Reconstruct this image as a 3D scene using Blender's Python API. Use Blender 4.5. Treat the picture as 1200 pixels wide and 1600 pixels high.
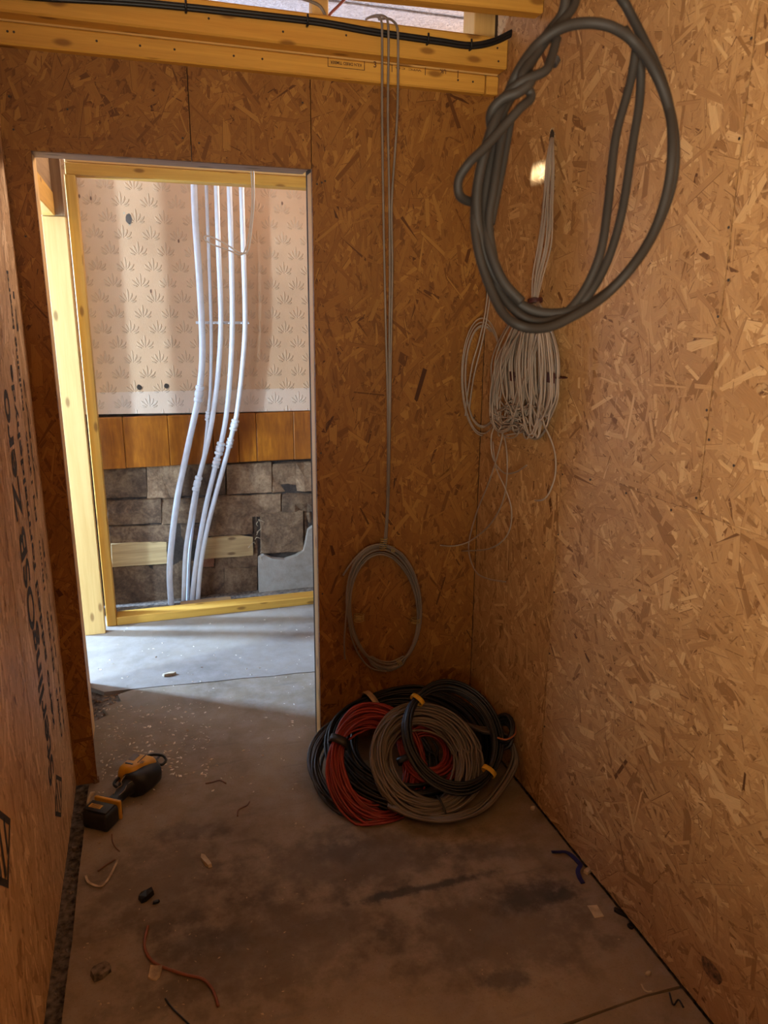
import bpy, bmesh, math, random
import numpy as np
from mathutils import Vector, Matrix
for o in list(bpy.data.objects): bpy.data.objects.remove(o)
SC = bpy.context.scene; COL = SC.collection
rnd = random.Random(7)
PI = math.pi

# ------------------------------------------------------------------ camera
YAW, PITCH, ROLL, FPX = 0.308828, -0.261261, 0.008081, 1158.02
CAM = np.array([0.3212, -2.3855, 1.55])
_cy, _sy, _cp, _sp = math.cos(YAW), math.sin(YAW), math.cos(PITCH), math.sin(PITCH)
FW = np.array([_sy*_cp, _cy*_cp, _sp]); _r = np.array([_cy, -_sy, 0.0]); _u = np.cross(_r, FW)
RT = math.cos(ROLL)*_r + math.sin(ROLL)*_u; UP = -math.sin(ROLL)*_r + math.cos(ROLL)*_u
cd = bpy.data.cameras.new('camera'); cam = bpy.data.objects.new('camera', cd); COL.objects.link(cam)
M4 = Matrix.Identity(4)
for i in range(3): M4[i][0], M4[i][1], M4[i][2], M4[i][3] = RT[i], UP[i], -FW[i], CAM[i]
cam.matrix_world = M4
cd.sensor_fit = 'VERTICAL'; cd.sensor_height = 24.0; cd.lens = FPX/1600*24; cd.clip_start = 0.02
cd.dof.use_dof = True; cd.dof.focus_distance = 2.5; cd.dof.aperture_fstop = 4.0
SC.camera = cam
SC.view_settings.view_transform = 'Standard'; SC.view_settings.look = 'None'
SC.view_settings.gamma = 1.0; SC.view_settings.use_curve_mapping = False
SC.view_settings.exposure = 0.0

def ray(px, py): return RT*(px-600)/FPX - UP*(py-800)/FPX + FW
def pl(px, py, ax, v):                       # point of a real plane (axis = value) seen at a photograph position
    d = ray(px, py); t = (v-CAM[ax])/d[ax]; return Vector(CAM + d*t)
def dep(px, py, t): return Vector(CAM + ray(px, py)*t)

# ------------------------------------------------------------------ world and lights
w = bpy.data.worlds.new('world'); SC.world = w; w.use_nodes = True
w.node_tree.nodes['Background'].inputs[0].default_value = (0.80, 0.88, 1.0, 1)
w.node_tree.nodes['Background'].inputs[1].default_value = 0.12
def area(name, loc, target, sx, sy, power, col, spread=180):
    l = bpy.data.lights.new(name, 'AREA'); l.shape = 'RECTANGLE'; l.size = sx; l.size_y = sy
    l.energy = power; l.color = col; l.spread = math.radians(spread)
    o = bpy.data.objects.new(name, l); COL.objects.link(o); o.location = loc
    o.rotation_euler = (Vector(target)-Vector(loc)).to_track_quat('-Z', 'Y').to_euler()
    return o
area('window_daylight_side', (-1.98, 0.24, 1.42), (0.0, 0.70, 1.30), 0.14, 1.20, 120, (0.50, 0.74, 1.0))
area('window_daylight_corner', (-1.98, 1.92, 1.42), (0.0, 1.10, 1.00), 0.24, 1.20, 640, (0.36, 0.60, 1.0))
area('window_daylight_rear', (0.03, -2.95, 1.50), (0.84, -2.74, 2.20), 0.70, 0.80, 135, (1.0, 0.89, 0.70), 160)  # unseen warm source behind the camera, tilted up so low parts stay dim
area('window_daylight_loft', (3.6, 1.6, 2.50), (0.4, 0.6, 2.80), 1.0, 0.25, 170, (1.0, 0.80, 0.66))  # added unseen fill that brightens the ceiling and warms the far room
area('daylight_through_roof_gap', (0.72, -0.27, 2.47), (1.44, -0.300, 1.945), 0.15, 0.016, 0.11, (0.72, 0.86, 1.0), 3)

# ------------------------------------------------------------------ materials
def nm(name):
    m = bpy.data.materials.new(name); m.use_nodes = True; nt = m.node_tree; nt.nodes.clear()
    out = nt.nodes.new('ShaderNodeOutputMaterial'); b = nt.nodes.new('ShaderNodeBsdfPrincipled')
    nt.links.new(b.outputs[0], out.inputs[0]); return m, nt, b
class N:
    def __init__(s, nt): s.nt = nt
    def n(s, t, **k):
        x = s.nt.nodes.new(t)
        for a, v in k.items(): setattr(x, a, v)
        return x
    def put(s, sock, v):
        if hasattr(v, 'is_output') or isinstance(v, bpy.types.NodeSocket): s.nt.links.new(v, sock)
        else: sock.default_value = v
    def m(s, op, a, b=None, c=None, clamp=False):
        x = s.n('ShaderNodeMath', operation=op, use_clamp=clamp); s.put(x.inputs[0], a)
        if b is not None: s.put(x.inputs[1], b)
        if c is not None: s.put(x.inputs[2], c)
        return x.outputs[0]
    def vm(s, op, a, b=None):
        x = s.n('ShaderNodeVectorMath', operation=op); s.put(x.inputs[0], a)
        if b is not None: s.put(x.inputs[1], b)
        return x.outputs[0]
    def sep(s, v): x = s.n('ShaderNodeSeparateXYZ'); s.put(x.inputs[0], v); return x.outputs
    def comb(s, a, b, c=0.0):
        x = s.n('ShaderNodeCombineXYZ'); s.put(x.inputs[0], a); s.put(x.inputs[1], b); s.put(x.inputs[2], c); return x.outputs[0]
    def uv(s): return s.n('ShaderNodeUVMap').outputs[0]
    def noise(s, v, scale, detail=3, rough=0.5, dist=0.0, dim='3D'):
        x = s.n('ShaderNodeTexNoise', noise_dimensions=dim); s.put(x.inputs['Vector'], v); x.inputs['Scale'].default_value = scale
        x.inputs['Detail'].default_value = detail; x.inputs['Roughness'].default_value = rough; x.inputs['Distortion'].default_value = dist
        return x.outputs[0]
    def ramp(s, f, stops, interp='LINEAR'):
        x = s.n('ShaderNodeValToRGB'); x.color_ramp.interpolation = interp; e = x.color_ramp.elements
        while len(e) < len(stops): e.new(0.5)
        for i, (p, c) in enumerate(stops): e[i].position = p; e[i].color = (c[0], c[1], c[2], 1)
        s.put(x.inputs[0], f); return x.outputs[0]
    def mix(s, f, a, b, mode='MIX'):
        x = s.n('ShaderNodeMix', data_type='RGBA', blend_type=mode); s.put(x.inputs[0], f)
        for k, v in ((6, a), (7, b)):
            if isinstance(v, tuple): x.inputs[k].default_value = (v[0], v[1], v[2], 1)
            else: s.put(x.inputs[k], v)
        return x.outputs[2]
    def mapr(s, v, a, b, c=0.0, d=1.0, smooth=False):
        x = s.n('ShaderNodeMapRange'); x.clamp = True
        if smooth: x.interpolation_type = 'SMOOTHSTEP'
        s.put(x.inputs[0], v)
        for i, q in enumerate((a, b, c, d)): s.put(x.inputs[i+1], q)
        return x.outputs[0]
    def bump(s, h, strength, dist=0.002):
        x = s.n('ShaderNodeBump'); x.inputs['Strength'].default_value = strength; x.inputs['Distance'].default_value = dist
        s.put(x.inputs['Height'], h); return x.outputs[0]
def plain(name, col, rough=0.6, metal=0.0, var=0.12, nscale=30.0, bump=0.0, spec=0.5):
    m, nt, b = nm(name); g = N(nt)
    tc = g.n('ShaderNodeTexCoord').outputs['Object']
    f = g.noise(tc, nscale, 3)
    c2 = tuple(max(0, c*(1-var*2)) for c in col); c3 = tuple(min(1, c*(1+var)) for c in col)
    nt.links.new(g.ramp(f, [(0.3, c2), (0.7, c3)]), b.inputs['Base Color'])
    b.inputs['Roughness'].default_value = rough; b.inputs['Metallic'].default_value = metal
    b.inputs['Specular IOR Level'].default_value = spec
    if bump: nt.links.new(g.bump(f, bump), b.inputs['Normal'])
    return m

# one layer of wood strands, laid over the colour and height that come in
def strand_group():
    gt = bpy.data.node_groups.new('strand_layer', 'ShaderNodeTree')
    for nme, t in (('UV', 'NodeSocketVector'), ('Scale', 'NodeSocketFloat'), ('Seed', 'NodeSocketFloat'), ('Length', 'NodeSocketFloat'),
                   ('Width', 'NodeSocketFloat'), ('Spread', 'NodeSocketFloat'), ('Color', 'NodeSocketColor'), ('Height', 'NodeSocketFloat'), ('Keep', 'NodeSocketFloat')):
        gt.interface.new_socket(nme, in_out='INPUT', socket_type=t)
    gt.interface.new_socket('Color', in_out='OUTPUT', socket_type='NodeSocketColor')
    gt.interface.new_socket('Height', in_out='OUTPUT', socket_type='NodeSocketFloat')
    gi = gt.nodes.new('NodeGroupInput'); go = gt.nodes.new('NodeGroupOutput'); g = N(gt); I = gi.outputs
    sc = g.n('ShaderNodeVectorMath', operation='SCALE'); g.put(sc.inputs[0], I['UV']); g.put(sc.inputs[3], I['Scale'])
    p = g.vm('ADD', sc.outputs[0], g.comb(I['Seed'], g.m('MULTIPLY', I['Seed'], 1.7)))
    v = g.n('ShaderNodeTexVoronoi', voronoi_dimensions='2D', feature='F1'); g.put(v.inputs['Vector'], p); v.inputs['Scale'].default_value = 1.0
    rc = g.sep(v.outputs['Color'])
    d = g.vm('SUBTRACT', p, v.outputs['Position'])
    ang = g.m('MULTIPLY', g.m('SUBTRACT', rc[0], 0.5), I['Spread'])
    ro = g.n('ShaderNodeVectorRotate', rotation_type='Z_AXIS'); g.put(ro.inputs['Vector'], d); g.put(ro.inputs['Angle'], ang)
    q = g.sep(ro.outputs[0])
    # bend and ragged ends
    wob = g.noise(p, 3.0, 2, dim='2D')
    qu = g.m('ADD', q[0], g.m('MULTIPLY', g.m('SUBTRACT', wob, 0.5), 0.10)); qv = g.m('ADD', q[1], g.m('MULTIPLY', g.m('SUBTRACT', wob, 0.5), 0.05))
    L = g.m('MULTIPLY', I['Length'], g.m('MULTIPLY_ADD', rc[1], 0.8, 0.5)); Wd = g.m('MULTIPLY', I['Width'], g.m('MULTIPLY_ADD', rc[2], 1.1, 0.35))
    du = g.m('SUBTRACT', L, g.m('ABSOLUTE', g.m('ADD', qu, g.m('MULTIPLY', qv, g.m('SUBTRACT', rc[2], 0.5)))))
    dv = g.m('SUBTRACT', Wd, g.m('ABSOLUTE', qv))
    ins = g.m('MINIMUM', du, dv)
    mask = g.m('MULTIPLY', g.mapr(ins, 0.0, 0.015), g.m('LESS_THAN', rc[1], I['Keep']))
    edge = g.mapr(ins, 0.0, 0.05, 0.66, 1.0)
    tone = g.n('ShaderNodeTexWhiteNoise', noise_dimensions='2D'); g.put(tone.inputs['Vector'], v.outputs['Position'])
    grain = g.noise(g.comb(g.m('MULTIPLY', qu, 5.0), g.m('MULTIPLY', qv, 95.0), rc[0]), 1.0, 2)
    col = g.ramp(tone.outputs[0], [(0.0, (0.28, 0.14, 0.055)), (0.2, (0.38, 0.205, 0.085)), (0.5, (0.44, 0.25, 0.105)), (0.8, (0.50, 0.30, 0.135)), (1.0, (0.58, 0.37, 0.18))])
    col = g.mix(1.0, col, g.ramp(g.m('MULTIPLY', edge, g.mapr(grain, 0.25, 0.7, 0.80, 1.06)), [(0.0, (0, 0, 0)), (1.0, (1, 1, 1))]), 'MULTIPLY')
    g.put(go.inputs['Color'], g.mix(mask, I['Color'], col))
    hh = g.m('MULTIPLY_ADD', tone.outputs[0], 0.8, g.m('MULTIPLY', grain, 0.35))
    mh = g.n('ShaderNodeMix', data_type='FLOAT'); g.put(mh.inputs[0], mask); g.put(mh.inputs[2], I['Height']); g.put(mh.inputs[3], hh)
    g.put(go.inputs['Height'], mh.outputs[0])
    return gt
SG = strand_group()
def make_osb(name, tint=(1, 1, 1), seed=0.0, spread=6.28, rot=0.0, bump=0.35, rough=0.62):
    m, nt, b = nm(name); g = N(nt)
    u = g.uv()
    if rot:
        r = g.n('ShaderNodeVectorRotate', rotation_type='Z_AXIS'); g.put(r.inputs['Vector'], u); r.inputs['Angle'].default_value = rot; u = r.outputs[0]
    wn = g.n('ShaderNodeTexNoise', noise_dimensions='2D'); g.put(wn.inputs['Vector'], u); wn.inputs['Scale'].default_value = 9
    u = g.vm('ADD', u, g.vm('SCALE', g.vm('SUBTRACT', wn.outputs['Color'], (0.5, 0.5, 0.5))) if False else g.vm('MULTIPLY', g.vm('SUBTRACT', wn.outputs['Color'], (0.5, 0.5, 0.5)), (0.02, 0.02, 0)))
    c = g.ramp(g.noise(u, 60, 4, 0.7, dim='2D'), [(0.3, (0.14, 0.06, 0.02)), (0.7, (0.42, 0.23, 0.09))]); h = g.noise(u, 120, 3, dim='2D')
    # scale, length, width (in cell units), keep
    layers = [(22, .60, .14, 1), (14, .62, .16, 1), (11, .62, .15, 1), (17, .62, .09, .9)]
    for i, (s, l, wd, k) in enumerate(layers):
        x = nt.nodes.new('ShaderNodeGroup'); x.node_tree = SG
        for kk, vv in (('UV', u), ('Scale', float(s)), ('Seed', seed + i*13.37), ('Length', l), ('Width', wd), ('Spread', spread), ('Color', c), ('Height', h), ('Keep', float(k))):
            g.put(x.inputs[kk], vv)
        c, h = x.outputs[0], x.outputs[1]
    # fine dark pits and broad tone
    pit = g.mapr(g.noise(u, 130, 2, dim='2D'), 0.70, 0.76)
    c = g.mix(g.m('MULTIPLY', pit, 0.75), c, (0.07, 0.028, 0.01))
    broad = g.mapr(g.noise(u, 2.3, 3, dim='2D'), 0.3, 0.7, 0.84, 1.08)
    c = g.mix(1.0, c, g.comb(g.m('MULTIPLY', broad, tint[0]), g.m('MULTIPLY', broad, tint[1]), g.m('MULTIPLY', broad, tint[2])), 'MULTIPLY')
    g.put(b.inputs['Base Color'], c); b.inputs['Roughness'].default_value = rough; b.inputs['Specular IOR Level'].default_value = 0.35
    g.put(b.inputs['Normal'], g.bump(h, bump, 0.0012))
    return m
def make_flake(name, tint, bump=0.5):
    m, nt, b = nm(name); g = N(nt); s_ = g.sep(g.uv())
    at = g.n('ShaderNodeAttribute', attribute_name='tone').outputs['Fac']
    gr = g.noise(g.comb(g.m('MULTIPLY', s_[0], 28.0), g.m('MULTIPLY', s_[1], 520.0)), 1.0, 3, 0.6)
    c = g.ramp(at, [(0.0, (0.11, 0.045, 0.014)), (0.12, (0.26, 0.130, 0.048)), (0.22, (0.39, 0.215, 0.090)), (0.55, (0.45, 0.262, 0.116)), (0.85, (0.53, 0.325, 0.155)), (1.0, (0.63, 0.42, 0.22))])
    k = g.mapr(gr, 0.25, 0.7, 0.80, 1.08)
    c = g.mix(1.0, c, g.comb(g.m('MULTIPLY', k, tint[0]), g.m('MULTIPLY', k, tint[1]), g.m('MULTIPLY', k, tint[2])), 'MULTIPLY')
    g.put(b.inputs['Base Color'], c); b.inputs['Roughness'].default_value = 0.55; b.inputs['Specular IOR Level'].default_value = 0.35
    g.put(b.inputs['Normal'], g.bump(gr, bump, 0.0006)); return m
OSB_BACK_SHADED = make_osb('osb_back', (0.66, 0.46, 0.19), 3.0, 3.6, 1.4)  # tint carries the back wall's shade and warm bounce
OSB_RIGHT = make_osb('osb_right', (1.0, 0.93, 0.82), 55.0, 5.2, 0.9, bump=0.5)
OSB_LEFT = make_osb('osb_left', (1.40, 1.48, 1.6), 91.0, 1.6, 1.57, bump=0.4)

FL_BACK_SHADED = make_flake('strands_back', (0.60, 0.42, 0.16)); FL_RIGHT = make_flake('strands_right', (1.04, 0.96, 0.80)); FL_LEFT = make_flake('strands_left', (1.42, 1.50, 1.65))  # back strands tinted darker and warmer to paint in the shade there
def make_pine(name, col, dark, knot=True, rough=0.55, grey=0.0):
    m, nt, b = nm(name); g = N(nt); u = g.uv(); s = g.sep(u)
    oi = g.n('ShaderNodeObjectInfo').outputs['Random']
    off = g.m('MULTIPLY', oi, 37.0)
    v = g.comb(g.m('ADD', g.m('MULTIPLY', s[0], 1.6), off), g.m('MULTIPLY', s[1], 34.0), off)
    f = g.noise(v, 1.0, 4, 0.6, 0.6)
    fine = g.noise(g.comb(g.m('MULTIPLY', s[0], 12.0), g.m('MULTIPLY', s[1], 420.0), off), 1.0, 2)
    c = g.ramp(g.m('MULTIPLY_ADD', fine, 0.25, g.m('MULTIPLY', f, 0.85)), [(0.28, dark), (0.5, tuple((a+b_)/2 for a, b_ in zip(col, dark))), (0.68, col)])
    if knot:
        kv = g.n('ShaderNodeTexVoronoi', voronoi_dimensions='2D', feature='F1'); g.put(kv.inputs['Vector'], g.comb(g.m('ADD', g.m('MULTIPLY', s[0], 5.0), off), g.m('MULTIPLY', s[1], 13.0)))
        kv.inputs['Scale'].default_value = 1.0
        kr = g.sep(kv.outputs['Color'])
        km = g.m('MULTIPLY', g.mapr(kv.outputs['Distance'], 0.16, 0.06, 0.0, 1.0, True), g.m('LESS_THAN', kr[0], 0.5))
        c = g.mix(g.m('MULTIPLY', km, 0.8), c, (dark[0]*0.42, dark[1]*0.34, dark[2]*0.3))
    g.put(b.inputs['Base Color'], c); b.inputs['Roughness'].default_value = rough; b.inputs['Specular IOR Level'].default_value = 0.35
    g.put(b.inputs['Normal'], g.bump(f, 0.25, 0.002))
    return m
PINE = make_pine('pine', (0.68, 0.36, 0.060), (0.50, 0.235, 0.035))
PINE_LIGHT = make_pine('pine_pale', (0.74, 0.46, 0.16), (0.62, 0.34, 0.10))
PINE_GREY = make_pine('pine_weathered', (0.42, 0.32, 0.26), (0.26, 0.18, 0.14))
BATTEN = make_pine('old_batten_wood', (0.66, 0.46, 0.22), (0.36, 0.21, 0.085))
STUD_OLD = make_pine('rough_timber', (0.40, 0.24, 0.11), (0.20, 0.10, 0.04))

def make_varnish():
    m, nt, b = nm('varnished_panel'); g = N(nt); s = g.sep(g.uv()); oi = g.n('ShaderNodeObjectInfo').outputs['Random']
    off = g.m('MULTIPLY', oi, 19.0)
    f = g.noise(g.comb(g.m('MULTIPLY', s[0], 9.0), g.m('MULTIPLY', s[1], 60.0), off), 1.0, 4, 0.6, 0.5)
    big = g.noise(g.comb(g.m('MULTIPLY', s[0], 6.0), g.m('MULTIPLY', s[1], 7.0), off), 1.0, 3)
    c = g.ramp(g.m('MULTIPLY_ADD', big, 0.5, g.m('MULTIPLY', f, 0.5)), [(0.3, (0.20, 0.052, 0.006)), (0.55, (0.38, 0.115, 0.010)), (0.72, (0.58, 0.20, 0.016))])
    g.put(b.inputs['Base Color'], c); b.inputs['Roughness'].default_value = 0.32
    return m
VARN = make_varnish()

def make_floor(name, far=False):
    m, nt, b = nm(name); g = N(nt); tc = g.n('ShaderNodeTexCoord').outputs['Object']
    n1 = g.noise(tc, 2.2, 5, 0.6, 0.4); n2 = g.noise(tc, 14, 5, 0.65); n3 = g.noise(tc, 160, 3, 0.7)
    c = g.ramp(n1, [(0.30, (0.155, 0.108, 0.066)), (0.48, (0.235, 0.170, 0.106)), (0.70, (0.32, 0.240, 0.155))])
    c = g.mix(g.mapr(n2, 0.42, 0.66, 0.0, 0.35), c, (0.36, 0.30, 0.25))
    c = g.mix(g.mapr(n3, 0.55, 0.72, 0.0, 0.35), c, (0.10, 0.08, 0.07))
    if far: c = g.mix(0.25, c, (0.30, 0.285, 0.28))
    if not far:
        s = g.sep(tc)
        # grey rubbed stains, with broad dark patches painting in the front floor's dimness
        def blob(x, y, rx, ry, a, amt):
            ro = g.n('ShaderNodeVectorRotate', rotation_type='Z_AXIS'); g.put(ro.inputs['Vector'], g.comb(g.m('SUBTRACT', s[0], x), g.m('SUBTRACT', s[1], y))); ro.inputs['Angle'].default_value = a
            q = g.sep(ro.outputs[0]); l = g.m('SQRT', g.m('ADD', g.m('POWER', g.m('ABSOLUTE', g.m('DIVIDE', q[0], rx)), 2.0), g.m('POWER', g.m('ABSOLUTE', g.m('DIVIDE', q[1], ry)), 2.0)))
            l = g.m('ADD', l, g.m('MULTIPLY', g.m('SUBTRACT', n2, 0.5), 2.2))
            return g.mapr(l, 1.15, 0.35, 0.0, amt, True)
        for a in STAINS_AND_SHADE: c = g.mix(blob(*a), c, (0.055, 0.050, 0.048))
        lo = g.mapr(g.noise(g.comb(g.m('MULTIPLY', s[0], 3.0), g.m('MULTIPLY', s[1], 28.0)), 1.0, 3), 0.62, 0.72, 0.0, 0.25)
        c = g.mix(lo, c, (0.09, 0.075, 0.065))
    g.put(b.inputs['Base Color'], c); b.inputs['Roughness'].default_value = 0.85; b.inputs['Specular IOR Level'].default_value = 0.2
    g.put(b.inputs['Normal'], g.bump(g.m('ADD', n2, g.m('MULTIPLY', n3, 0.4)), 0.35, 0.002))
    return m
STAINS_AND_SHADE = []
for px, py, rx, ry, a, amt in ((660, 1388, .22, .018, .02, .85), (830, 1400, .13, .06, -.1, .75), (880, 1398, .06, .03, 0, .8), (760, 1330, .20, .05, .3, .35), (300, 1470, .09, .07, 0, .45),
                          (360, 1470, .06, .05, 0, .35), (790, 1530, .08, .03, .2, .5), (540, 1330, .10, .06, 0, .35), (300, 1300, .12, .05, .2, .3), (230, 1570, .12, .05, 0, .25), (560, 1340, .42, .16, .1, .45), (420, 1480, .40, .18, 0, .38), (780, 1450, .32, .20, .1, .42), (250, 1380, .22, .22, 0, .35), (960, 1470, .05, .03, 0, .3)):
    p = pl(px, py, 2, 0); STAINS_AND_SHADE.append((p.x, p.y, rx, ry, a, amt))
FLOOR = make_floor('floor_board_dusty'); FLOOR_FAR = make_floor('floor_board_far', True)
RUBBLE = plain('rubble_dust', (0.17, 0.125, 0.09), 0.95, var=0.4, nscale=60, bump=0.8)
GAP = plain('dark_cavity', (0.05, 0.032, 0.02), 0.95)

def make_paper():
    m, nt, b = nm('embossed_wallpaper'); g = N(nt); s = g.sep(g.uv())
    SX, SY = 0.132, 0.0755
    row = g.m('FLOOR', g.m('DIVIDE', s[1], SY))
    xs = g.m('ADD', s[0], g.m('MULTIPLY', g.m('MODULO', g.m('ABSOLUTE', row), 2.0), SX*0.5))
    lx = g.m('SUBTRACT', g.m('MODULO', g.m('ADD', xs, 10*SX), SX), SX*0.5)
    ly = g.m('SUBTRACT', s[1], g.m('MULTIPLY', row, SY))
    ax = g.m('ABSOLUTE', lx)
    h = None
    for ang, r0, L, W in ((0.0, 0.040, 0.032, 0.0055), (0.42, 0.036, 0.020, 0.0058), (0.85, 0.036, 0.021, 0.0060), (1.22, 0.030, 0.013, 0.0045)):
        ux, uy = math.sin(ang), math.cos(ang)
        a = g.m('ADD', g.m('MULTIPLY', ax, ux), g.m('MULTIPLY', g.m('SUBTRACT', ly, 0.004), uy))
        bq = g.m('SUBTRACT', g.m('MULTIPLY', ax, uy), g.m('MULTIPLY', g.m('SUBTRACT', ly, 0.004), ux))
        if ang: bq = g.m('SUBTRACT', bq, g.m('MULTIPLY', g.m('MULTIPLY', g.m('SUBTRACT', a, r0), g.m('SUBTRACT', a, r0)), -6.0))
        e = g.m('ADD', g.m('POWER', g.m('ABSOLUTE', g.m('DIVIDE', g.m('SUBTRACT', a, r0), L)), 2.0), g.m('POWER', g.m('ABSOLUTE', g.m('DIVIDE', bq, W)), 2.0))
        k = g.mapr(e, 1.25, 0.35, 0.0, 1.0, True)
        h = k if h is None else g.m('MAXIMUM', h, k)
    grain = g.noise(g.comb(g.m('MULTIPLY', s[0], 420.0), g.m('MULTIPLY', s[1], 60.0)), 1.0, 3)
    st = g.noise(g.uv(), 2.5, 4)
    c = g.ramp(st, [(0.3, (0.62, 0.37, 0.20)), (0.7, (0.76, 0.47, 0.265))])
    c = g.mix(g.m('MULTIPLY', h, 0.22), c, (0.42, 0.29, 0.18))
    # pale border strip along the bottom edge
    c = g.mix(g.m('MULTIPLY', g.m('LESS_THAN', s[1], BORDER_Z), 0.35), c, (0.80, 0.70, 0.60))
    g.put(b.inputs['Base Color'], c); b.inputs['Roughness'].default_value = 0.7
    g.put(b.inputs['Normal'], g.bump(g.m('ADD', g.m('MULTIPLY', h, 1.0), g.m('MULTIPLY', grain, 0.25)), 0.9, 0.003))
    return m
BORDER_Z = pl(220, 612, 1, 1.7).z
PAPER = make_paper()

def make_stone(name, a, b_, c_, sc=9.0):
    m, nt, b = nm(name); g = N(nt); tc = g.n('ShaderNodeTexCoord').outputs['Object']; oi = g.n('ShaderNodeObjectInfo').outputs['Random']
    n1 = g.noise(tc, sc, 6, 0.68, 0.5); n2 = g.noise(tc, sc*7, 4, 0.7)
    c = g.ramp(g.m('MULTIPLY_ADD', n2, 0.35, g.m('MULTIPLY', n1, 0.7)), [(0.34, a), (0.5, b_), (0.68, c_)])
    c = g.mix(1.0, c, g.comb(*[g.mapr(oi, 0, 1, 0.72, 1.15)]*3), 'MULTIPLY')
    g.put(b.inputs['Base Color'], c); b.inputs['Roughness'].default_value = 0.9
    g.put(b.inputs['Normal'], g.bump(g.m('ADD', n1, n2), 0.8, 0.006))
    return m
STONE = make_stone('sandstone', (0.08, 0.043, 0.022), (0.26, 0.145, 0.074), (0.52, 0.33, 0.18))
STONE_DK = make_stone('dark_stone', (0.045, 0.023, 0.012), (0.13, 0.072, 0.038), (0.30, 0.185, 0.10))
PLASTER = make_stone('grey_plaster', (0.30, 0.23, 0.17), (0.42, 0.34, 0.27), (0.50, 0.43, 0.36), 4)
MORTAR = make_stone('mortar', (0.025, 0.015, 0.011), (0.06, 0.038, 0.026), (0.13, 0.09, 0.062), 14)
BRICKM = make_stone('red_brick', (0.16, 0.06, 0.03), (0.30, 0.13, 0.07), (0.40, 0.22, 0.13), 20)
WHITE = plain('white_plaster', (0.58, 0.55, 0.52), 0.8, var=0.03)
def make_artex():
    m, nt, b = nm('artex_ceiling'); g = N(nt); tc = g.n('ShaderNodeTexCoord').outputs['Object']
    n = g.noise(tc, 55, 4, 0.7, 1.0)
    g.put(b.inputs['Base Color'], g.ramp(n, [(0.35, (0.50, 0.38, 0.32)), (0.6, (0.74, 0.62, 0.55))])); b.inputs['Roughness'].default_value = 0.9
    g.put(b.inputs['Normal'], g.bump(n, 1.0, 0.012)); return m
ARTEX = make_artex()
PIPE = plain('white_plastic', (0.80, 0.79, 0.80), 0.35, var=0.03)
GREYC = plain('grey_cable', (0.21, 0.172, 0.138), 0.42, var=0.10, nscale=12)
GREYC2 = plain('pale_grey_cable', (0.33, 0.255, 0.195), 0.45, var=0.08, nscale=12)
GREYC3 = plain('dark_grey_cable', (0.022, 0.018, 0.015), 0.62, var=0.15, nscale=10, spec=0.25)
GREYC4 = plain('grey_cable_floor', (0.17, 0.135, 0.105), 0.45, var=0.12, nscale=12)
BLACKC = plain('black_cable', (0.006, 0.006, 0.007), 0.45, var=0.2)
REDC = plain('red_cable', (0.26, 0.022, 0.014), 0.4, var=0.15, nscale=12)
REDDK = plain('maroon_tape', (0.06, 0.012, 0.010), 0.5)
YEL = plain('yellow_tape', (0.72, 0.42, 0.03), 0.5, var=0.1)
TWINE = plain('yellow_twine', (0.42, 0.30, 0.10), 0.7)
BLKTAPE = plain('black_tape', (0.02, 0.018, 0.018), 0.45)
CREAM = plain('cream_card', (0.55, 0.43, 0.28), 0.8, var=0.15)
TOOLY = plain('tool_yellow_plastic', (0.62, 0.30, 0.012), 0.4, var=0.08)
TOOLB = plain('tool_black_rubber', (0.012, 0.012, 0.012), 0.5, var=0.3)
TOOLG = plain('tool_grey_trim', (0.22, 0.15, 0.08), 0.45)
STEEL = plain('steel', (0.35, 0.33, 0.31), 0.35, 1.0)
LABELG = plain('tool_label_grey', (0.10, 0.07, 0.05), 0.4)
INK = plain('print_ink', (0.035, 0.026, 0.024), 0.75, var=0.3, nscale=200)
INKBR = plain('brown_ink', (0.12, 0.045, 0.015), 0.75)
BLUET = plain('blue_tape', (0.012, 0.014, 0.11), 0.5)
CHIP = plain('pale_chip', (0.78, 0.64, 0.48), 0.8, var=0.2)
SPLINT = plain('wood_splinter', (0.50, 0.36, 0.22), 0.8, var=0.3)
SPLDK = plain('brown_wire', (0.20, 0.09, 0.045), 0.6)
REDWIRE = plain('dusty_red_cable', (0.24, 0.075, 0.035), 0.6)
SCREW = plain('screw_head', (0.04, 0.024, 0.015), 0.5)
# ------------------------------------------------------------------ mesh helpers
def link(name, me, parent=None, loc=None):
    o = bpy.data.objects.new(name, me); COL.objects.link(o)
    if loc is not None: o.location = loc
    if parent is not None: o.parent = parent
    return o
def finish(bm, mat, smooth=False):
    me = bpy.data.meshes.new('mesh'); bm.normal_update(); bm.to_mesh(me); bm.free()
    for m_ in (mat if isinstance(mat, (list, tuple)) else [mat]): me.materials.append(m_)
    if smooth:
        for p in me.polygons: p.use_smooth = True
    return me
def boxuv(bm, u_axis, off=(0, 0)):
    uvl = bm.loops.layers.uv.verify(); oth = [a for a in range(3) if a != u_axis]
    for f in bm.faces:
        n = [abs(c) for c in f.normal]; k = n.index(max(n))
        if k == u_axis: a, b_ = oth
        elif k == oth[0]: a, b_ = u_axis, oth[1]
        else: a, b_ = u_axis, oth[0]
        for l in f.loops: l[uvl].uv = (l.vert.co[a]+off[0], l.vert.co[b_]+off[1])
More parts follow.
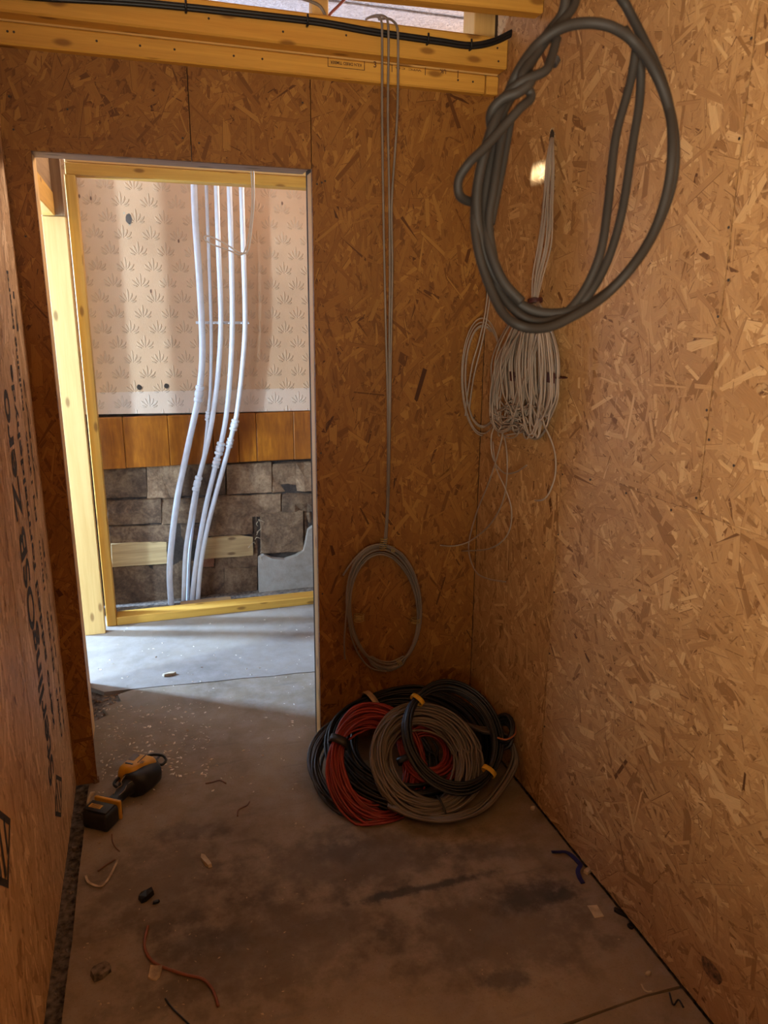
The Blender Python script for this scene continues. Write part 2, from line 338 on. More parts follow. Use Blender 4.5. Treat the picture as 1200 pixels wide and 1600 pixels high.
def box(name, lo, hi, mat, parent=None, bev=0.002, u=None, seg=1):
    lo, hi = Vector(lo), Vector(hi); c = (lo+hi)/2; d = hi-lo
    bm = bmesh.new(); bmesh.ops.create_cube(bm, size=1.0)
    for v in bm.verts: v.co = Vector([v.co[i]*d[i]+c[i] for i in range(3)])
    if bev: bmesh.ops.bevel(bm, geom=list(bm.edges), offset=min(bev, min(d)*0.3), segments=seg, affect='EDGES', profile=0.5)
    bm.normal_update()
    if u is None: u = max(range(3), key=lambda i: d[i])
    boxuv(bm, u)
    return link(name, finish(bm, mat), parent)
def poly_panel(name, pts, axis, f0, f1, mat, parent=None, uo=(0, 0)):
    # pts: outline in the two other axes; extruded from f0 to f1 along axis; UV = outline coordinates in metres
    oth = [a for a in range(3) if a != axis]; bm = bmesh.new(); A, B = [], []
    for p in pts:
        for L, f in ((A, f0), (B, f1)):
            co = [0, 0, 0]; co[axis] = f; co[oth[0]] = p[0]; co[oth[1]] = p[1]; L.append(bm.verts.new(co))
    bm.faces.new(A); bm.faces.new(B[::-1]); n = len(pts)
    for i in range(n): bm.faces.new((A[(i+1) % n], A[i], B[i], B[(i+1) % n]))
    bmesh.ops.recalc_face_normals(bm, faces=bm.faces); bm.normal_update()
    uvl = bm.loops.layers.uv.verify()
    for f in bm.faces:
        for l in f.loops:
            k = abs(f.normal[axis]) > 0.5
            l[uvl].uv = (l.vert.co[oth[0]]+uo[0]+(0 if k else l.vert.co[axis]), l.vert.co[oth[1]]+uo[1]+(0 if k else l.vert.co[axis]))
    return link(name, finish(bm, mat), parent)
def osb_panel(rects, axis, face, depth, sgn, mats, parent, bias, biasw, seed, dens=1.0, dense_box=None):
    # a sheet of strand board: the body in one or more abutting rectangles, and its surface strands as thin real flakes
    V, F, UV, MI, TN = [], [], [], [], []; oth = [a for a in range(3) if a != axis]
    def co(a, b, f): c = [0, 0, 0]; c[axis] = f; c[oth[0]] = a; c[oth[1]] = b; return c
    for (a0, b0, a1, b1) in rects:
        k = len(V)
        for f in (face, face+depth): V += [co(a0, b0, f), co(a1, b0, f), co(a1, b1, f), co(a0, b1, f)]
        for q in ((0, 1, 2, 3), (7, 6, 5, 4), (0, 4, 5, 1), (1, 5, 6, 2), (2, 6, 7, 3), (3, 7, 4, 0)):
            F.append(tuple(k+i for i in q)); MI.append(0)
            for i in q: UV += [V[k+i][oth[0]]+seed+(0.0 if q[:2] in ((0, 1), (7, 6)) else V[k+i][axis]), V[k+i][oth[1]]+seed*.7+(0.0 if q[:2] in ((0, 1), (7, 6)) else V[k+i][axis])]
        TN += [0.5]*8
    V = [np.array(V)]; nv = len(V[0]); rg = np.random.default_rng(seed*7+3)
    for (a0, b0, a1, b1) in rects:
        if dense_box: A0, A1, B0, B1 = max(a0, dense_box[0]), min(a1, dense_box[1]), max(b0, dense_box[2]), min(b1, dense_box[3])
        else: A0, A1, B0, B1 = a0, a1, b0, b1
        if A1 <= A0 or B1 <= B0: continue
        ar = (A1-A0)*(B1-B0)
        for cnt, L0, L1, W0, W1, z0, z1, dk in ((1300, .055, .14, .014, .038, .15, .70, .012), (1500, .03, .07, .007, .018, .2, .75, .02), (4200, .008, .034, .0008, .0030, .3, .85, .20), (500, .06, .12, .006, .018, .5, .9, .01), (160, .003, .007, .0015, .004, .6, .95, .7)):
            n = int(cnt*ar*dens)
            if n < 1: continue
            L = rg.uniform(L0, L1, n); Wd = rg.uniform(W0, W1, n); th = bias+rg.normal(0, biasw, n); ca, sa = np.cos(th), np.sin(th)
            cx = rg.uniform(A0, A1, n); cy = rg.uniform(B0, B1, n); z = rg.uniform(z0, z1, n)*0.001
            tone = np.clip(rg.normal(0.58, 0.25, n), 0.15, 1.0); dark = rg.uniform(0, 1, n) < dk; tone[dark] = rg.uniform(0.0, 0.22, dark.sum())
            lx = np.stack([-L/2, L/2, L/2*rg.uniform(.75, 1.1, n), -L/2*rg.uniform(.75, 1.1, n)], 1)+rg.uniform(-.004, .004, (n, 4))*np.minimum(1, L/.03)[:, None]
            ly = np.stack([-Wd/2*rg.uniform(.6, 1.1, n), -Wd/2*rg.uniform(.4, 1.1, n), Wd/2*rg.uniform(.6, 1.1, n), Wd/2*rg.uniform(.5, 1.1, n)], 1)
            X = np.clip(cx[:, None]+lx*ca[:, None]-ly*sa[:, None], a0, a1); Y = np.clip(cy[:, None]+lx*sa[:, None]+ly*ca[:, None], b0, b1)
            tilt = rg.uniform(-.00012, .00012, (n, 4)); zz = np.maximum(z[:, None]+tilt, 0.00008)
            P_ = np.zeros((n, 4, 3)); P_[:, :, axis] = face+sgn*zz; P_[:, :, oth[0]] = X; P_[:, :, oth[1]] = Y
            V.append(P_.reshape(-1, 3)); idx = nv+np.arange(n*4).reshape(n, 4); nv += n*4
            F += [tuple(r) for r in idx.tolist()]; MI += [1]*n
            ru, rv = rg.uniform(0, 50, n), rg.uniform(0, 9, n)
            UV += np.stack([lx+ru[:, None], ly+rv[:, None]], 2).reshape(-1).tolist(); TN += np.repeat(tone, 4).tolist()
            if W1 > .01:                            # dark copy shifted sideways: a thin edge shadow painted beside the strand
                kk = np.nonzero(rg.uniform(0, 1, n) < .6)[0]; m2 = len(kk); sh = rg.uniform(.0005, .0016, (m2, 1)); sgn2 = np.where(rg.uniform(0, 1, (m2, 1)) < .5, -1, 1)
                P2 = P_[kk].copy(); P2[:, :, oth[0]] = np.clip(P2[:, :, oth[0]]-sgn2*sh*sa[kk][:, None], a0, a1); P2[:, :, oth[1]] = np.clip(P2[:, :, oth[1]]+sgn2*sh*ca[kk][:, None], b0, b1)
                P2[:, :, axis] = face+sgn*np.maximum(zz[kk]-.00002, .00006)
                V.append(P2.reshape(-1, 3)); idx = nv+np.arange(m2*4).reshape(m2, 4); nv += m2*4; F += [tuple(r) for r in idx.tolist()]; MI += [1]*m2
                UV += np.stack([lx[kk]+ru[kk][:, None], ly[kk]+rv[kk][:, None]], 2).reshape(-1).tolist(); TN += np.repeat(rg.uniform(.05, .22, m2), 4).tolist()
    me = bpy.data.meshes.new('sheet'); me.from_pydata(np.concatenate(V).tolist(), [], F)
    uvl = me.uv_layers.new(name='UVMap'); uvl.data.foreach_set('uv', UV); me.polygons.foreach_set('material_index', MI)
    at = me.attributes.new('tone', 'FLOAT', 'POINT'); at.data.foreach_set('value', TN)
    for m_ in mats: me.materials.append(m_)
    me.update(); return link('osb_panel', me, parent)
def smooth_path(P, sub=8, closed=False):
    P = [Vector(p) for p in P]; n = len(P); out = []
    rng = range(n) if closed else range(n-1)
    for i in rng:
        if closed: a, b_, c, d = P[(i-1) % n], P[i], P[(i+1) % n], P[(i+2) % n]
        else: a, b_, c, d = P[max(i-1, 0)], P[i], P[i+1], P[min(i+2, n-1)]
        for k in range(sub):
            t = k/sub; out.append(0.5*((2*b_)+(c-a)*t+(2*a-5*b_+4*c-d)*t*t+(3*b_-a-3*c+d)*t**3))
    if not closed: out.append(P[-1])
    return out
class MB:
    def __init__(s): s.v = []; s.f = []
    def tube(s, P, r, sides=6, closed=False, flat=1.0):
        P = [Vector(p) for p in P]; n = len(P); base = len(s.v); T = []
        for i in range(n):
            a = P[(i-1) % n] if closed else P[max(i-1, 0)]; b_ = P[(i+1) % n] if closed else P[min(i+1, n-1)]
            t = b_-a; T.append(t.normalized() if t.length > 1e-9 else Vector((0, 0, 1)))
        nn = T[0].orthogonal().normalized()
        for i in range(n):
            nn = nn - T[i]*nn.dot(T[i]); nn = nn.normalized() if nn.length > 1e-6 else T[i].orthogonal().normalized(); bb = T[i].cross(nn)
            rr = r[i] if isinstance(r, (list, tuple)) else r
            for k in range(sides):
                a = 2*PI*k/sides; s.v.append(P[i]+(nn*math.cos(a)+bb*math.sin(a)*flat)*rr)
        m = n if closed else n-1
        for i in range(m):
            for k in range(sides):
                a = base+i*sides+k; b_ = base+i*sides+(k+1) % sides; j = base+((i+1) % n)*sides
                s.f.append((a, b_, j+(k+1) % sides, j+k))
        if not closed:
            s.f.append(tuple(base+k for k in range(sides))[::-1]); s.f.append(tuple(base+(n-1)*sides+k for k in range(sides)))
        return s
    def ribbon(s, P, w, h, nrm):                   # flat strap of width w, thickness h, following P, wide across nrm x tangent
        P = [Vector(p) for p in P]; n = len(P); base = len(s.v); nrm = Vector(nrm)
        for i in range(n):
            t = (P[min(i+1, n-1)]-P[max(i-1, 0)]).normalized(); x = t.cross(nrm).normalized(); y = x.cross(t)
            for a, b_ in ((-1, -1), (1, -1), (1, 1), (-1, 1)): s.v.append(P[i]+x*a*w/2+y*b_*h/2)
        for i in range(n-1):
            for k in range(4): a = base+i*4; s.f.append((a+k, a+(k+1) % 4, a+4+(k+1) % 4, a+4+k))
        s.f.append((base+3, base+2, base+1, base)); e = base+(n-1)*4; s.f.append((e, e+1, e+2, e+3)); return s
    def build(s, name, mat, parent=None, smooth=True):
        me = bpy.data.meshes.new('mesh'); me.from_pydata([tuple(v) for v in s.v], [], s.f); me.materials.append(mat)
        if smooth:
            for p in me.polygons: p.use_smooth = True
        me.update(); return link(name, me, parent)
def thing(name, label, cat, loc=(0, 0, 0), group=None, rz=0):
    o = bpy.data.objects.new(name, None); COL.objects.link(o); o.location = loc; o.rotation_euler = (0, 0, rz); o.empty_display_size = 0.05
    o['label'] = label; o['category'] = cat
    if group: o['group'] = group
    return o
def tag(o, label, cat, group=None):
    o['label'] = label; o['category'] = cat
    if group: o['group'] = group
    return o
def struct(o): o['kind'] = 'structure'; return o
def under(o, root):                               # geometry is written in world metres: keep it there under a moved root
    o.parent = root; o.matrix_parent_inverse = root.matrix_world.inverted() if False else Matrix.Translation(-Vector(root.location)); return o
_text = {}
def text_mesh(body, size):
    cu = bpy.data.curves.new('t', 'FONT'); cu.body = body; cu.size = size; cu.extrude = 0.0; cu.offset = size*0.022; cu.align_x = 'LEFT'
    o = bpy.data.objects.new('t', cu); COL.objects.link(o); dg = bpy.context.evaluated_depsgraph_get(); dg.update()
    me = bpy.data.meshes.new_from_object(o.evaluated_get(dg)); bpy.data.objects.remove(o); return me
def text(name, body, size, mat, origin, xdir, ydir, parent=None, stretch=1.0, length=None, lift=0.0006):
    me = text_mesh(body, size); xd, yd = Vector(xdir).normalized(), Vector(ydir).normalized(); zd = xd.cross(yd)
    L = max((v.co.x for v in me.vertices), default=1)
    if length: stretch = length/L
    for v in me.vertices: v.co = Vector(origin)+xd*v.co.x*stretch+yd*v.co.y+zd*lift
    me.materials.clear(); me.materials.append(mat); return link(name, me, parent)

# ------------------------------------------------------------------ the setting
W, X0, X1, H = 1.4404, 0.0676, 0.8437, 1.971
TOPZ = 2.62
floor = struct(box('floor', (-2.2, -4.4, -0.16), (4.2, 2.4, -0.022), RUBBLE, bev=0))
jag = lambda a, b, n, amp: [(a[0]+(b[0]-a[0])*i/n, a[1]+(b[1]-a[1])*i/n+rnd.uniform(-amp, amp)*(0 < i < n)) for i in range(n+1)]
def board(name, outline, top, mat): return poly_panel(name, outline, 2, top-0.019, top, mat, floor)
seam1 = jag((0.040, -1.248), (W-0.002, -1.246), 14, 0.004)
seam2 = jag((0.06, 0.655), (1.9, 0.50), 16, 0.004)
leftedge = [(0.040+rnd.uniform(-.003, .003), -1.15+i*0.12) for i in range(11)]
# main board in the small room, reaching through the doorway; broken corner at the left far end
board('floor_board', seam1 + [(W-0.002, 0.55)] + [p for p in seam2[::-1] if p[0] < W-0.05 and p[0] > 0.13] + [(0.115, 0.62), (0.13, 0.56), (0.06, 0.52), (0.085, 0.46), (0.03, 0.42), (0.04, 0.30)] + leftedge[::-1], 0.0, FLOOR)
board('floor_board', [(0.040, -2.6), (W-0.002, -2.6)] + [(x, y-0.006-0.002*math.sin(x*23)) for x, y in seam1[::-1]], -0.001, FLOOR)
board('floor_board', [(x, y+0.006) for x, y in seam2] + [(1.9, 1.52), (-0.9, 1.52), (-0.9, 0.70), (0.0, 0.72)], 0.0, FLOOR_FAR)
board('floor_board', [(0.040, -4.3), (W, -4.3), (W, -2.606), (0.040, -2.606)], -0.002, FLOOR)

box('seam_shadow_gap', (0.040, -1.275, -0.0215), (W-0.002, -1.235, -0.0195), GAP, floor, 0)  # dark strips stand in for the shade down the floor seams
box('seam_shadow_gap', (0.14, 0.46, -0.0215), (1.9, 0.68, -0.0195), GAP, floor, 0)
def screws(parent, pts, axis, f):
    me = None
    for p in pts:
        if me is None:
            bm = bmesh.new(); bmesh.ops.create_cone(bm, cap_ends=True, segments=8, radius1=0.0032, radius2=0.0025, depth=0.0016)
            me = finish(bm, SCREW)
        o = link('screw', me, parent, p)
        o.rotation_euler = (PI/2, 0, 0) if axis == 1 else (0, PI/2, 0)
wb = struct(box('wall_back', (X1+0.004, 0.018, 0.0), (W-0.002, 0.105, 2.268), GAP, bev=0))
box('framing', (-0.20, 0.018, 0.0), (X0-0.050, 0.105, 2.268), GAP, wb, 0)
box('framing', (-0.05, 0.018, H+0.05), (X1+0.01, 0.105, 2.268), GAP, wb, 0)
# doorway: L-shaped sheet at the left and above, one above, one full height at the right
BK = (OSB_BACK_SHADED, FL_BACK_SHADED)
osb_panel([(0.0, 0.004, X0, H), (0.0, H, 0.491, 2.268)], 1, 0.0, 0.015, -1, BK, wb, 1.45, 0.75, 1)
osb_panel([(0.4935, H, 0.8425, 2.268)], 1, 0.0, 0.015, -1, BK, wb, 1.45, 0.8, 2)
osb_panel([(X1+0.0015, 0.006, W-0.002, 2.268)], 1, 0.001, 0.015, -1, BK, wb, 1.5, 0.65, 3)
box('door_stud', (X0-0.047, 0.0165, 0.15), (X0-0.001, 0.108, H), PINE_LIGHT, wb, 0.003, 2)
box('door_stud', (X1+0.001, 0.0165, 0.0), (X1+0.045, 0.072, H-0.004), PINE_LIGHT, wb, 0.003, 2)
box('door_header', (X0-0.04, 0.0165, H+0.001), (X1-0.004, 0.105, H+0.046), PINE_GREY, wb, 0.003, 0)
screws(wb, [(x, -0.0010, z) for x, z in ((0.03, 2.02), (0.031, 1.75), (0.028, 2.1), (0.47, 2.03), (0.515, 2.02), (0.86, 1.93), (0.875, 1.935), (0.885, 1.94), (0.86, 1.5), (0.86, 1.1), (0.858, 0.6), (1.41, 1.7), (1.412, 1.2), (0.17, 2.08), (0.82, 2.15))], 1, 0)

wr = struct(box('wall_right', (W+0.016, -4.3, 0.0), (W+0.10, 0.105, TOPZ), GAP, bev=0))
BR = (OSB_RIGHT, FL_RIGHT); RV = (-1.75, 0, 0, TOPZ)
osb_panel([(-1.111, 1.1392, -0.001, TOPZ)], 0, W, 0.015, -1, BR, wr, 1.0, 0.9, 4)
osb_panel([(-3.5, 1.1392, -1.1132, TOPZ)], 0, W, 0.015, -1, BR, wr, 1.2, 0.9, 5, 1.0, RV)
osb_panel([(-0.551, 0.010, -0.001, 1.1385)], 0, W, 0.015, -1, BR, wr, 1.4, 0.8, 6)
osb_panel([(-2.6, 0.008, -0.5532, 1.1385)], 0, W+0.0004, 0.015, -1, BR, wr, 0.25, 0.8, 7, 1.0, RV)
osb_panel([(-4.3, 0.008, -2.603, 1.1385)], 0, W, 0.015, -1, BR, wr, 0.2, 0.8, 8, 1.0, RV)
sp = [(W-0.0011, -1.105, z) for z in (2.35, 2.22, 2.05, 1.88, 1.72, 1.55, 1.36, 1.17)] + [(W-0.0011, -1.122, z) for z in (2.3, 1.62, 1.3)] + [(W-0.0011, -0.56, z) for z in (1.11, 0.93, 0.75, 0.55, 0.3)] + \
     [(W-0.0011, y, 1.124) for y in (-0.7, -0.86, -1.03)] + [(W-0.0011, y, z) for y, z in ((-0.75, 1.9), (-0.72, 2.15), (-0.95, 0.9), (-0.96, 0.6), (-0.38, 0.8), (-1.2, 1.26), (-0.9, 1.86))]
screws(wr, sp, 0, 0)
# knot in the lower sheet (a real mark of the board): brown oval
kn = pl(1112, 1517, 0, W)
bm = bmesh.new(); bmesh.ops.create_circle(bm, cap_ends=True, segments=20, radius=1.0)
for v in bm.verts:
    a = math.atan2(v.co.y, v.co.x); v.co = Vector((W-0.0010, kn.y+0.032*math.cos(a)*(1+.1*math.sin(3*a)), kn.z+0.024*math.sin(a)*(1+.12*math.cos(2*a))))
under(link('knot', finish(bm, plain('knot_wood', (0.19, 0.085, 0.03), 0.6, var=0.45, nscale=90))), wr)
# cable hole: dark irregular disc with a splintered pale rim
hc = pl(863, 214, 0, W)
bm = bmesh.new(); ring = []
for i in range(16):
    a_ = 2*PI*i/16; ring.append(bm.verts.new((W-0.0014, hc.y+0.013*math.cos(a_)*rnd.uniform(.8, 1.15), hc.z+0.020*math.sin(a_)*rnd.uniform(.8, 1.1))))
bm.faces.new(ring); link('cable_hole', finish(bm, GAP), wr)
mb = MB()
for i in range(14):
    a_ = 2*PI*i/14+rnd.uniform(-.15, .15); p = Vector((W-0.001, hc.y+0.014*math.cos(a_), hc.z+0.021*math.sin(a_))); q_ = p+Vector((-rnd.uniform(.001, .004), 0.006*math.cos(a_+1), 0.006*math.sin(a_+1)))
    mb.tube([p, q_], [0.0013, 0.0003], 4)
mb.build('splinter_rim', CREAM, wr)['kind'] = 'stuff'

wl = struct(box('wall_left', (-0.10, -4.3, 0.0), (-0.016, 0.0, TOPZ), GAP, bev=0))
BL = (OSB_LEFT, FL_LEFT)
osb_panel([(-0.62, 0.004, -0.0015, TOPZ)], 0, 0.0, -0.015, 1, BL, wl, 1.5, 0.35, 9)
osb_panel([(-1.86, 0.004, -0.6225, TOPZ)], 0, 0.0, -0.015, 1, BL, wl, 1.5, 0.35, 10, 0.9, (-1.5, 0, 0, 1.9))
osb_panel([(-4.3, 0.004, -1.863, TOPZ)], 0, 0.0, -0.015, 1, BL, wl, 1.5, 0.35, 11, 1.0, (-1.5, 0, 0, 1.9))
# printing: reads upwards, tops of the letters towards the camera
Z3, YN = Vector((0, 0, 1)), Vector((0, -1, 0))
text('printed_lettering', 'SterlingOSB', 0.128, INK, (0.0009, -0.395, 0.315), Z3, YN, wl, length=0.715)
text('printed_lettering', 'Zero', 0.128, INK, (0.0009, -0.395, 1.055), Z3, YN, wl, length=0.315)
text('printed_lettering', 'zero added formaldehyde', 0.060, INK, (0.0009, -0.290, 0.40), Z3, YN, wl, length=1.02)
text('printed_lettering', 'OSB/3   EN 300   18mm   EN 13986   building board', 0.038, INK, (0.0009, -0.175, 0.30), Z3, YN, wl, length=1.35)
text('printed_lettering', 'this side up   OSB/3   E1', 0.030, INK, (0.0009, -0.115, 0.30), Z3, YN, wl, length=1.3)
def mark(y0, y1, z0, z1, n):                      # lozenge stamp: outline and slanting strokes
    bm = bmesh.new(); X = 0.0013; ym, zm = (y0+y1)/2, (z0+z1)/2; D = [(ym, z1), (y1, zm), (ym, z0), (y0, zm)]
    sc_ = lambda p, k: (ym+(p[0]-ym)*k, zm+(p[1]-zm)*k)
    for i in range(4):
        a, b_ = D[i], D[(i+1) % 4]; bm.faces.new([bm.verts.new((X, q[0], q[1])) for q in (a, b_, sc_(b_, .78), sc_(a, .78))])
    for k in range(n):
        t = -0.6+1.2*(k+.5)/n; hw = .5/n; L = 0.66*(1-abs(t))
        P4 = [(ym+(y1-ym)*(t+hw*.5)-(y1-ym)*L*.3, zm+(z1-zm)*L), (ym+(y1-ym)*(t+hw*1.3)-(y1-ym)*L*.3, zm+(z1-zm)*L), (ym+(y1-ym)*(t+hw*.2), zm-(z1-zm)*L), (ym+(y1-ym)*(t-hw*.8), zm-(z1-zm)*L)]
        bm.faces.new([bm.verts.new((X, q[0], q[1])) for q in P4])
    o = link('printed_stamp', finish(bm, INK)); o.parent = wl
mark(-0.46, -0.28, 0.150, 0.290, 3); mark(-1.13, -0.95, 0.48, 0.66, 3)

# rear shell, out of view, with an open doorway
struct(box('wall_rear', (W*0.5+0.35, -4.42, 0), (W+0.1, -4.3, TOPZ), WHITE, bev=0))
struct(box('wall_front', (-0.10, -4.42, 0), (-0.02, -4.3, TOPZ), WHITE, bev=0))
struct(box('ceiling', (-2.3, -4.5, 2.80), (4.3, 2.4, 2.86), ARTEX, bev=0))
box('artex_ridge', (-2.0, 1.02, 2.793), (3.4, 1.06, 2.801), ARTEX, bpy.data.objects['ceiling'], 0.003)

struct(box('trim_7', (-0.10, -4.3, 2.452), (W+0.1, -0.37, 2.47), STUD_OLD, bev=0))   # unseen deck over the joists, added to keep loft light out
# ------------------------------------------------------------------ far wall: wallpaper, cladding, stone
YF = 1.70
wf = struct(box('wall_far', (-0.03, YF+0.03, -0.10), (2.6, YF+0.14, 2.80), MORTAR, bev=0))
zb, zt = pl(300, 646, 1, YF).z, 2.80
poly_panel('wallpaper_panel', [(0.0, zb+0.012), (0.7, zb), (1.35, zb-0.004), (2.5, zb), (2.5, zt), (0.0, zt)], 1, YF, YF+0.03, PAPER, wf)
def disc(px, py, r, name, mat, k=9, ecc=1.0):
    c = pl(px, py, 1, YF); bm = bmesh.new()
    bm.faces.new([bm.verts.new((c.x+r*math.cos(2*PI*i/k)*rnd.uniform(.8, 1.15), YF-0.0008, c.z+ecc*r*math.sin(2*PI*i/k)*rnd.uniform(.8, 1.15))) for i in range(k)]); return link(name, finish(bm, mat), wf)
disc(218, 605, 0.014, 'wall_hole', GAP); disc(260, 603, 0.015, 'wall_hole', GAP)
disc(201, 342, 0.017, 'torn_patch', plain('torn_paper_grey', (0.12, 0.09, 0.07), 0.9), 9, 1.6)
disc(194, 333, 0.006, 'torn_edge', CREAM, 6); disc(203, 351, 0.007, 'torn_edge', CREAM, 6)
for px, py in ((124, 307), (236, 455), (441, 318), (142, 310), (279, 377)): disc(px, py, 0.005, 'paper_nick', SPLDK, 6, 2.0)
# cladding boards
zc0, zc1 = pl(300, 726, 1, YF-0.01).z, pl(300, 648, 1, YF-0.01).z
xs = [pl(px, 690, 1, YF-0.01).x for px in (140, 194, 264, 333, 373, 401, 459, 520)] + [1.75, 2.0, 2.3]
for i in range(len(xs)-1):
    box('cladding_board', (xs[i]+0.001, YF-0.014+rnd.uniform(0, .003), zc0+rnd.uniform(-.003, .003)), (xs[i+1]-0.001, YF+0.03, zc1-0.001), VARN, wf, 0.003, 2)
# stones and old timber, as blocks with rough faces
def block(name, px0, py0, px1, py1, mat, proud=0.02, rough=0.008, skew=0.0, corner=0.0, n=7, m=5):
    if mat in (STONE, STONE_DK): px0, py0, px1, py1 = px0-1.2, py0-1.8, px1+1.2, py1+1.8; rough *= 1.6
    a = pl(px0, py0, 1, YF); b_ = pl(px1, py0+skew, 1, YF); c = pl(px1, py1+skew, 1, YF); d = pl(px0, py1, 1, YF)
    bm = bmesh.new(); G = []
    for j in range(m):
        R = []
        for i in range(n):
            s, t = i/(n-1), j/(m-1); p = a.lerp(b_, s).lerp(d.lerp(c, s), t); e = min(s, 1-s, t, 1-t)
            y = (YF+0.026-proud*.5+rnd.uniform(-rough, rough)*.6) if e > 0 else YF+0.032
            if e == 0: p = p+Vector((rnd.uniform(-.004, .004), 0, rnd.uniform(-.004, .004)))
            elif min(s, 1-s) < 0.2 and (s < .2): p.x -= min(.9, .9)*(b_.x-a.x)/(n-1)
            elif (1-s) < 0.2: p.x += min(.9, .9)*(b_.x-a.x)/(n-1)
            if e > 0 and t < 0.3: p.z += (a.z-d.z)/(m-1)*0.88
            if e > 0 and t > 0.7: p.z -= (a.z-d.z)/(m-1)*0.88
            if corner and s > 0.75 and t < 0.3: p.z -= corner*(s-0.75)*4
            p.y = y; R.append(bm.verts.new(p))
        G.append(R)
    for j in range(m-1):
        for i in range(n-1): bm.faces.new((G[j][i], G[j+1][i], G[j+1][i+1], G[j][i+1]))
    bmesh.ops.recalc_face_normals(bm, faces=bm.faces); bm.normal_update(); boxuv(bm, 0)
    me = finish(bm, mat, False); return link(name, me, wf)
for a in ((150, 729, 229, 780, STONE_DK, .012, .004), (231, 728, 282, 779, STONE, .015, .005), (284, 728, 352, 776, STONE_DK, .012, .006), (355, 727, 425, 773, STONE, .018, .006), (427, 726, 500, 770, STONE, .012, .016),
          (168, 785, 252, 821, STONE_DK, .02, .007), (254, 783, 328, 820, STONE, .008, .006), (331, 778, 440, 810, STONE, .018, .006), (442, 774, 500, 800, STONE_DK, .012, .014),
          (171, 826, 270, 851, STONE_DK, .016, .004), (284, 822, 316, 845, STONE_DK, .0, .006), (322, 812, 395, 838, STONE, .014, .005),
          (397, 808, 408, 868, STONE_DK, -.01, .006), (478, 803, 500, 846, STONE_DK, .0, .01),
          (178, 888, 262, 948, STONE_DK, .0, .005), (264, 880, 312, 940, STONE_DK, -.004, .005), (337, 871, 403, 889, STONE_DK, .006, .004), (352, 890, 402, 932, STONE, .002, .005), (314, 890, 350, 936, STONE_DK, .002, .004)):
    block('stone', *a, skew=-3 if a[2]-a[0] > 60 else 0)
block('stone', 409, 803, 474, 866, STONE, .026, .002, -3)
block('brick', 314, 874, 335, 888, BRICKM, .012, .002)
block('timber_batten', 173, 850, 262, 888, BATTEN, .03, .002, -5, corner=0.02)
block('timber_batten', 311, 842, 397, 876, BATTEN, .03, .002, -6, corner=0.03)
# smooth plaster patch with a broken outline
pp = [(405, 936), (404, 872), (412, 866), (425, 872), (445, 874), (463, 868), (474, 860), (478, 845), (481, 828), (490, 822), (520, 818), (560, 815), (560, 940)]
poly_panel('plaster_patch', [(pl(x, y, 1, YF).x, pl(x, y, 1, YF).z) for x, y in pp], 1, YF-0.012, YF+0.03, PLASTER, wf)
# plaster crumbs and cloth scraps in the joint at 405 px
mb = MB()
for k in range(9):
    p = pl(402+rnd.uniform(-4, 6), 815+k*7, 1, YF-0.02); mb.tube(smooth_path([p, p+Vector((rnd.uniform(-.02, .02), -.01, .015)), p+Vector((rnd.uniform(-.04, .04), 0, .03*rnd.uniform(-1, 1)))], 4), 0.002, 5)
mb.build('straw_fibre', SPLINT, wf)['kind'] = 'stuff'
# rubble ledge at the foot of the stone wall
g_ = struct(box('trim_1', (0.05, 1.47, -0.06), (2.0, YF+0.03, -0.03), RUBBLE, bev=0))
# white side room beyond the partition opening, with its two windows
struct(box('wall_white', (-2.3, 2.30, 0), (-0.035, 2.40, 2.80), WHITE, bev=0))
struct(box('trim_6', (-0.035, YF+0.145, 0), (2.6, 2.40, 2.80), WHITE, bev=0))
struct(box('wall_outer', (-2.15, 0.0, 0), (-2.03, 2.3, 2.80), WHITE, bev=0))
for k, (yc, hw_) in enumerate(((0.24, 0.14), (1.92, 0.18))):
    o = struct(box('window_%d' % (k+1), (-2.03, yc-hw_-0.05, 0.76), (-1.985, yc+hw_+0.05, 0.81), WHITE, bev=0.003))
    box('window_frame', (-2.03, yc-hw_-0.05, 0.81), (-1.985, yc-hw_, 2.03), WHITE, o); box('window_frame', (-2.03, yc+hw_, 0.81), (-1.985, yc+hw_+0.05, 2.03), WHITE, o); box('window_frame', (-2.03, yc-hw_-0.05, 2.03), (-1.985, yc+hw_+0.05, 2.08), WHITE, o)
struct(box('trim_4', (-2.03, 0.012, 0), (-0.20, 0.10, 2.80), WHITE, bev=0))
struct(box('wall_east', (2.6, -0.5, 0), (2.7, YF+0.1, 2.25), WHITE, bev=0))
struct(box('trim_5', (W+0.12, 0.02, 0), (2.6, 0.10, 2.25), WHITE, bev=0))

# ------------------------------------------------------------------ far stud frame
fr = thing('stud_frame', 'pale new pine stud frame standing in front of the papered stone wall', 'frame', (0.6, 1.41, 0))
P = lambda n, lo, hi, mat=PINE, bev=0.003, u=None: under(box(n, lo, hi, mat, None, bev, u), fr)
P('sole_plate', (0.092, 1.368, 0.0), (1.9, 1.458, 0.044)); 
P('top_plate', (0.05, 1.368, 2.128), (1.9, 1.458, 2.176)); P('top_plate', (0.05, 1.375, 2.178), (1.9, 1.462, 2.222), PINE_LIGHT)
P('stud', (0.044, 1.368, 0.0), (0.090, 1.458, 2.127), u=2); P('stud', (1.50, 1.368, 0.045), (1.545, 1.458, 2.127), u=2)
